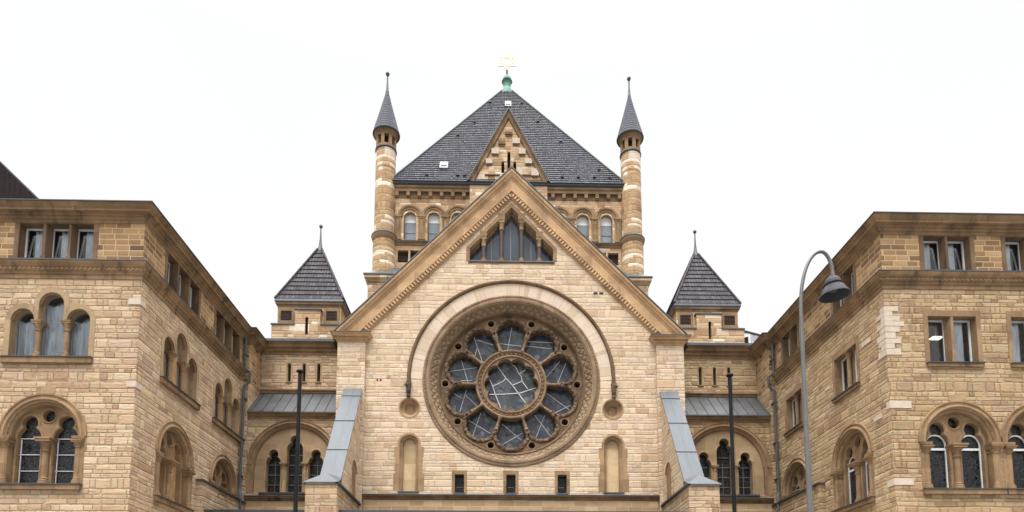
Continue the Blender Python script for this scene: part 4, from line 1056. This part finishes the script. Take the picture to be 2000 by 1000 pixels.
# copper finial and gilded star
b = B(); b.lathe(0, -cy, [(.46, 43.8), (.40, 44.2), (.36, 44.32), (.29, 44.42), (.28, 44.75), (.33, 44.92), (.42, 44.97), (.34, 45.03), (.35, 45.15), (.29, 45.3), (.16, 45.42), (.07, 45.5), (.05, 45.6), (0, 45.62)], 20); fn = obj('finial', b, 'copper', tw)
b = B(); b.tube([(0, cy, 45.4), (0, cy, 45.98)], .06, 8); obj('rod', b, 'pole', fn)
b = B(front(cy)); R = .80; zc = 46.70
for k in (0, 1):
    tri = [(R * math.cos(PI / 2 + k * PI + i * 2 * PI / 3), zc + R * math.sin(PI / 2 + k * PI + i * 2 * PI / 3)) for i in range(3)]
    if area(tri) < 0: tri.reverse()
    e = .004 * k
    b.sweep(tri, [(-.085, .03 + e), (0, .03 + e), (0, -.03 - e), (-.085, -.03 - e), (-.085, .03 + e)], True)
obj('star', b, 'gold', fn, False)
# dormer gable
DF = front(39.72); b = B(DF)
sl3 = [arch(.02, 31.9, 33.1, .10, 8), arch(-.37, 31.7, 32.42, .095, 8), arch(.40, 31.7, 32.42, .095, 8)]
b.plate([(-2.5, 28.6), (2.5, 28.6), (2.5, 31.0), (0, 35.95), (-2.5, 31.0)], sl3, -.35, 0.); dg = obj('dormer_gable', b, 'tower', tw, False)
b = B(DF)
for a in sl3: b.plate(a, (), -.25, -.25)
obj('slit_opening', b, 'void', dg, False)
blocks = [(-.23, .25, 34.35, 34.52, 0), (-.68, -.23, 33.66, 33.86, 0), (.25, .73, 33.72, 34.09, 1), (-1.11, -.63, 32.98, 33.34, 1), (.65, 1.1, 33.0, 33.36, 1), (-1.48, -1.05, 32.3, 32.62, 1), (1.05, 1.53, 32.34, 32.68, 1), (1.47, 1.95, 31.5, 31.99, 1)]
for (u0, u1, q0, q1, p) in blocks:
    b = B(DF); b.box(u0, u1, q0, q1, -.02, .10); st_ = obj('step_stone', b, 'patch' if p else 'trim_dark', dg, False)
    b = B(DF); b.box(u0 + .06, u1 - .06, q0 - .12, q0 - .002, -.02, .05); obj('step_corbel', b, 'trim_dark', dg, False)
for q in ((-.34, -.1, 32.5, 32.76), (.13, .33, 32.5, 32.76), (.52, .9, 31.6, 32.1)):
    b = B(DF); b.box(*q, -.02, .012); obj('pale_stone', b, 'patch', dg, False)
b = B(DF); b.box(-1.55, -.55, 31.5, 31.56, 0, .08); b.box(.55, 1.6, 31.5, 31.56, 0, .08); b.box(-2.52, 2.52, 31.02, 31.12, -.1, .1); obj('ledge', b, 'trim_dark', dg, False)
b = B(DF); 
for s in (-1, 1):
    pts = []
    for d, n in ((-.02, -.02), (-.02, .20), (.04, .20), (.10, .12), (.26, .10), (.30, .0)):
        k = math.hypot(1, 2.55 / 5.05) ; za = 36.1 - d * math.hypot(5.05, 2.55) / 2.55; xe = (za - 31.05) * 2.55 / 5.05
        pts += [DF.P(0, za, n), DF.P(s * xe, 31.05, n)]
    fs = [(2 * i, 2 * i + 1, 2 * i + 3, 2 * i + 2) for i in range(5)]
    b.raw(pts, fs if s < 0 else [f[::-1] for f in fs])
obj('raking_moulding', b, 'cornice', dg)
b = B(); yf, yb = 39.48, 42.6
q = [(0, yf, 36.18), (0, yb, 36.18), (-2.68, yf, 30.98), (-2.68, 39.75, 30.98), (2.68, yf, 30.98), (2.68, 39.75, 30.98), (0, yf, 36.05), (-2.62, yf, 30.98), (2.62, yf, 30.98)]
b.raw(q, [(0, 2, 3, 1), (0, 1, 5, 4), (0, 6, 7, 2), (0, 4, 8, 6)]); obj('dormer_roof', b, 'zinc', dg, False)
# plinth with zinc skirt
b = B(); b.xbox(-8.8, 8.8, 39.25, 56, 16, 24.15); horiz(b, [(-8.8, 45), (-8.8, 39.25), (8.8, 39.25), (8.8, 45)], [(-.05, 23.9), (.03, 23.9), (.1, 24.05), (.2, 24.12), (.2, 24.3), (-.05, 24.31)])
pl = obj('plinth', b, 'tower', tw)
b = B(); q = [(-9.05, 39.0, 24.31), (9.05, 39.0, 24.31), (7.3, 39.98, 25.3), (-7.3, 39.98, 25.3), (9.05, 55, 24.31), (7.3, 54, 25.3), (-9.05, 55, 24.31), (-7.3, 54, 25.3), (-9.05, 39.0, 24.38), (9.05, 39.0, 24.38), (9.05, 55, 24.38), (-9.05, 55, 24.38)]
b.raw(q, [(0, 1, 9, 8), (8, 9, 2, 3), (9, 10, 5, 2), (11, 8, 3, 7), (1, 4, 10, 9), (0, 8, 11, 6)]); obj('zinc_skirt', b, 'zinc', tw, False)
# corner turrets (built round their own axis, then copied)
def turret():
    o = thing('corner_turret', None, None)
    b = B(); b.lathe(0, 0, [(.71, 24.3), (.71, 26.95)], 36); b.lathe(0, 0, [(.66, 27.4), (.64, 33.15)], 36); sh = obj('shaft', b, 'turret', o)
    b = B(); b.lathe(0, 0, [(.69, 26.9), (.72, 26.95), (.76, 27.1), (.80, 27.2), (.80, 27.28)], 36); obj('ring_moulding', b, 'trim', sh)
    b = B(); b.lathe(0, 0, [(.82, 27.28), (.82, 27.33), (.67, 27.5)], 36); b.lathe(0, 0, [(.66, 33.14), (.70, 33.2), (.70, 33.26), (.6, 33.3)], 36); obj('ring_flashing', b, 'zinc_edge', sh)
    b = B()   # lantern: 10 square openings between piers
    for k in range(8):
        a = 2 * PI * k / 8
        pts = []
        for z in (33.28, 34.2):
            for (r, d) in ((.66, -.105), (.66, .105), (.45, .085), (.45, -.085)): pts.append((r * math.cos(a + d / .6), r * math.sin(a + d / .6), z))
        b.raw(pts, [(0, 1, 5, 4), (1, 2, 6, 5), (2, 3, 7, 6), (3, 0, 4, 7), (4, 5, 6, 7), (3, 2, 1, 0)])
    b.lathe(0, 0, [(.66, 33.26), (.66, 33.42), (.4, 33.44)], 30); b.lathe(0, 0, [(.4, 34.02), (.66, 34.04), (.68, 34.2), (.72, 34.3), (.80, 34.36), (.80, 34.42), (.3, 34.43)], 30)
    ln = obj('lantern', b, 'trim', o, ang=40)
    b = B(); b.lathe(0, 0, [(.40, 33.4), (.40, 34.05)], 16); obj('lantern_core', b, 'void', ln)
    b = B()
    N = 16; f = lambda t: .84 * (1 - t) ** 1.08 + .035
    for i in range(N):
        ta, tb = i / N, (i + 1) / N; za, zb = 34.42 + 3.3 * ta, 34.42 + 3.3 * tb
        b.lathe(0, 0, [(f(ta) + .0, za - .02), (f(ta) + .014, za), (f(tb), zb)], 32)
    cn = obj('cone_roof', b, 'tile_cone', o)
    b = B(); b.lathe(0, 0, [(.11, 37.45), (.075, 37.8), (.05, 38.2), (.045, 38.62), (.09, 38.65), (.135, 38.77), (.09, 38.88), (0, 38.92)], 14); obj('finial', b, 'zinc_edge', cn)
    b = B(); b.lathe(0, 0, [(.80, 34.36), (.87, 34.36), (.88, 34.42), (.80, 34.46)], 36); obj('eave_flashing', b, 'zinc_edge', cn)
    return o
M['tile_cone'] = plain('slate_cone', (.046, .050, .066), .6, var=.2, sc=5, spec=.2, bump=.01)
tu = turret()
def copy_tree(o, parent=None):
    c = o.copy(); C.objects.link(c); c.parent = parent
    for ch in list(o.children): copy_tree(ch, c)
    return c
# each turret is a top-level thing standing at a corner of the tower
tu.location = (-7.97, 40, 0); tu.rotation_euler.z = math.radians(-90 + 12 - 22.5 + 90)
t2 = copy_tree(tu); t2.location = (8.0, 40, 0); t2.rotation_euler.z = math.radians(-12 - 22.5)
G = 'round corner turrets of the crossing tower'
tag(tu, 'slim round turret with slate cone at the left corner of the big tiled roof', 'turret', G)
tag(t2, 'slim round turret with slate cone at the right corner of the big tiled roof', 'turret', G)

# =================================================================== background roofs
t = thing('neighbouring_house', 'dark brown roofed house behind the flat left wing, at the picture edge', 'house')
b = B(); b.xbox(-34, -20.2, 26.2, 38, 0, 19.3); obj('wall', b, 'wing', t, False)
b = B(); M['tile_house'] = tile('dark_brown_house_tiles', (.022, .016, .016), .3, 17, .22, .95)
q = [(-34, 26, 19.2), (-19.1, 26, 19.2), (-19.1, 38, 19.2), (-34, 38, 19.2), (-29.35, 26.02, 29.1), (-29.35, 38, 29.1), (-34, 26.02, 29.1), (-34, 38, 29.1)]
b.raw(q, [(1, 2, 5, 4), (4, 5, 7, 6), (0, 1, 4, 6), (0, 3, 2, 1)]); obj('roof', b, 'tile_house', t, False)
t = thing('slate_roofed_house', 'small grey slate roof with white dormer peeping out beside the right stair tower', 'house')
b = B(); b.xbox(13.2, 18, 40, 46, 0, 19.2); obj('wall', b, 'rwing', t, False)
b = B(); q = [(13.0, 39.7, 19.0), (18.2, 39.7, 19.0), (18.2, 46.3, 19.0), (13.0, 46.3, 19.0), (13.2, 40.9, 22.35), (18.1, 41.2, 21.25), (18, 45, 21.25), (13.3, 45, 22.35)]
b.raw(q, [(0, 1, 5, 4), (1, 2, 6, 5), (2, 3, 7, 6), (3, 0, 4, 7), (4, 5, 6, 7)]); M['tile_slate'] = tile('pale_slate_rows', (.24, .225, .24), .22, 19, .3, .4); rf2 = obj('roof', b, 'tile_slate', t, False)
b = B(); b.tube([(13.2, 40.85, 22.36), (18.1, 41.15, 21.26)], .05, 6); obj('ridge', b, 'copper_dark', rf2)
b = B(); b.xbox(14.3, 15.25, 39.4, 40.6, 19.0, 20.85); dm = obj('dormer', b, 'white', t, False)
b = B(front(39.4)); b.plate([(14.4, 19.2), (15.1, 19.2), (15.1, 20.65)] + arc(15.1, 20.0, .65, 90, 180, 8)[1:], (), 0, .02); obj('pane', b, 'void', dm, False)

# =================================================================== flagpoles, street lamp
fp = thing('flagpole', 'thin black flagpole in front of the left link roof', 'flagpole', 'black flagpoles before the hall')
b = B(); b.lathe(0, 0, [(.14, .0), (.14, .25), (.085, .3), (.068, 11.5), (.064, 11.6)], 14); obj('pole', b, 'pole', fp)
b = B(); b.lathe(0, 0, [(.05, 11.58), (.06, 11.64), (.13, 11.66), (.135, 11.71), (.10, 11.74), (0, 11.75)], 14); obj('cap', b, 'pole', fp)
b = B(); b.tube([(.09, -.03, 11.6), (.095, -.03, 6), (.09, -.02, 1.2)], .006, 5); obj('halyard', b, 'shaft', fp)
f2 = copy_tree(fp); tag(f2, 'thin black flagpole in front of the right link roof')
fp.location = (-8.1, 24, 0); f2.location = (8.17, 24, 0)

lp = thing('street_lamp', 'grey gooseneck street lamp with bell-shaped shade in front of the right wing', 'street lamp')
LX, LY = 5.66, 13.0
pth = [(LX, LY, 0), (LX, LY, 4), (LX, LY, 6), (LX, LY, 8.0)] + [(LX + .49 * (1 - math.cos(math.radians(a))), LY, 8.45 + 1.37 * math.sin(math.radians(a))) for a in range(0, 90, 5)] + [(LX + .49 + .225 * math.sin(math.radians(a)), LY, 9.30 + .52 * math.cos(math.radians(a))) for a in range(0, 95, 8)] + [(LX + .71, LY, 9.22)]
b = B(); b.tube(pth, [.068, .058, .050, .042] + [.037] * (len(pth) - 6) + [.04, .044], 14); b.lathe(LX, -LY, [(.13, 0), (.13, .9), (.09, 1.0)], 14); obj('pole', b, 'lampmetal', lp)
sx, sz = LX + .73, 8.86
b = B(); b.lathe(0, 0, [(.05, .44), (.065, .42), (.075, .39), (.12, .36), (.155, .31), (.172, .245)], 28); b.lathe(0, 0, [(.185, .195), (.20, .17), (.25, .08), (.30, .0), (.305, -.02), (.295, -.02), (.24, .07), (.19, .16), (.08, .2), (0, .2)], 32, cap=False)
sh = obj('lamp_shade', b, 'lampshade', lp); sh.location = (sx, LY, sz); sh.rotation_euler = (0, math.radians(-5), 0)
b = B(); b.lathe(0, 0, [(.165, .24), (.19, .235), (.195, .215), (.175, .205), (.175, .19)], 28); o = obj('collar', b, 'pole', sh)
b = B(); b.lathe(0, 0, [(.12, .17), (.09, .10), (.05, .07), (0, .065)], 24); obj('lens', b, 'lampin', sh)

# =================================================================== light
w = bpy.data.worlds.new('World'); S.world = w; w.use_nodes = True; nt = w.node_tree; nt.nodes.clear()
o = nt.nodes.new('ShaderNodeOutputWorld'); bg = nt.nodes.new('ShaderNodeBackground'); sky = nt.nodes.new('ShaderNodeTexSky')
sky.sky_type = 'NISHITA'; sky.sun_disc = False; EL, AZ = math.radians(58), math.radians(200)
sky.sun_elevation = EL; sky.sun_rotation = AZ
hs_ = nt.nodes.new('ShaderNodeHueSaturation'); hs_.inputs['Saturation'].default_value = .15; nt.links.new(sky.outputs[0], hs_.inputs['Color'])
tc = nt.nodes.new('ShaderNodeTexCoord'); nz = nt.nodes.new('ShaderNodeTexNoise'); nz.inputs['Scale'].default_value = 1.6; nz.inputs['Detail'].default_value = 4; nt.links.new(tc.outputs['Generated'], nz.inputs['Vector'])
cr = nt.nodes.new('ShaderNodeValToRGB'); cr.color_ramp.elements[0].position = .3; cr.color_ramp.elements[1].position = .7
cr.color_ramp.elements[0].color = (.965, .967, .972, 1); cr.color_ramp.elements[1].color = (1, 1, 1, 1); nt.links.new(nz.outputs[0], cr.inputs[0])
sx_ = nt.nodes.new('ShaderNodeSeparateXYZ'); nt.links.new(tc.outputs['Generated'], sx_.inputs[0])
mr = nt.nodes.new('ShaderNodeMapRange'); mr.interpolation_type = 'SMOOTHSTEP'
for k, q in enumerate((.68, .86, 4.45, 33.)): mr.inputs[k + 1].default_value = q   # the cloud is brightest overhead
nt.links.new(sx_.outputs[2], mr.inputs[0])
ml = nt.nodes.new('ShaderNodeVectorMath'); ml.operation = 'SCALE'; nt.links.new(mr.outputs[0], ml.inputs['Scale']); nt.links.new(cr.outputs[0], ml.inputs[0])
mx = nt.nodes.new('ShaderNodeMix'); mx.data_type = 'RGBA'; mx.inputs[0].default_value = .9
nt.links.new(hs_.outputs[0], mx.inputs[6]); nt.links.new(ml.outputs[0], mx.inputs[7]); nt.links.new(mx.outputs[2], bg.inputs[0])
bg.inputs[1].default_value = .15; nt.links.new(bg.outputs[0], o.inputs[0])
L = bpy.data.lights.new('sun', 'SUN'); L.energy = 1.5; L.angle = math.radians(30); L.color = (1, .97, .93)
lo = bpy.data.objects.new('sun', L); C.objects.link(lo)
# the veiled sun stands behind the camera, high and slightly to the left
d = V((math.sin(AZ) * math.cos(EL), math.cos(AZ) * math.cos(EL), math.sin(EL)))
lo.rotation_euler = d.to_track_quat('Z', 'Y').to_euler(); lo.location = d * 80

cam = bpy.data.cameras.new('camera'); co = bpy.data.objects.new('camera', cam); C.objects.link(co); S.camera = co
co.location = (-.68, 0, 1.65); co.rotation_euler = (math.radians(95.8), 0, math.radians(-1.3))
cam.sensor_width = 36; cam.lens = 1285 / 2000 * 36; cam.shift_y = (1119.5 - 500) / 2000; cam.clip_end = 1500
S.view_settings.view_transform = 'Standard'; S.view_settings.look = 'None'; S.view_settings.exposure = .66; S.view_settings.gamma = 1
S.cycles.max_bounces = 6; S.cycles.diffuse_bounces = 2
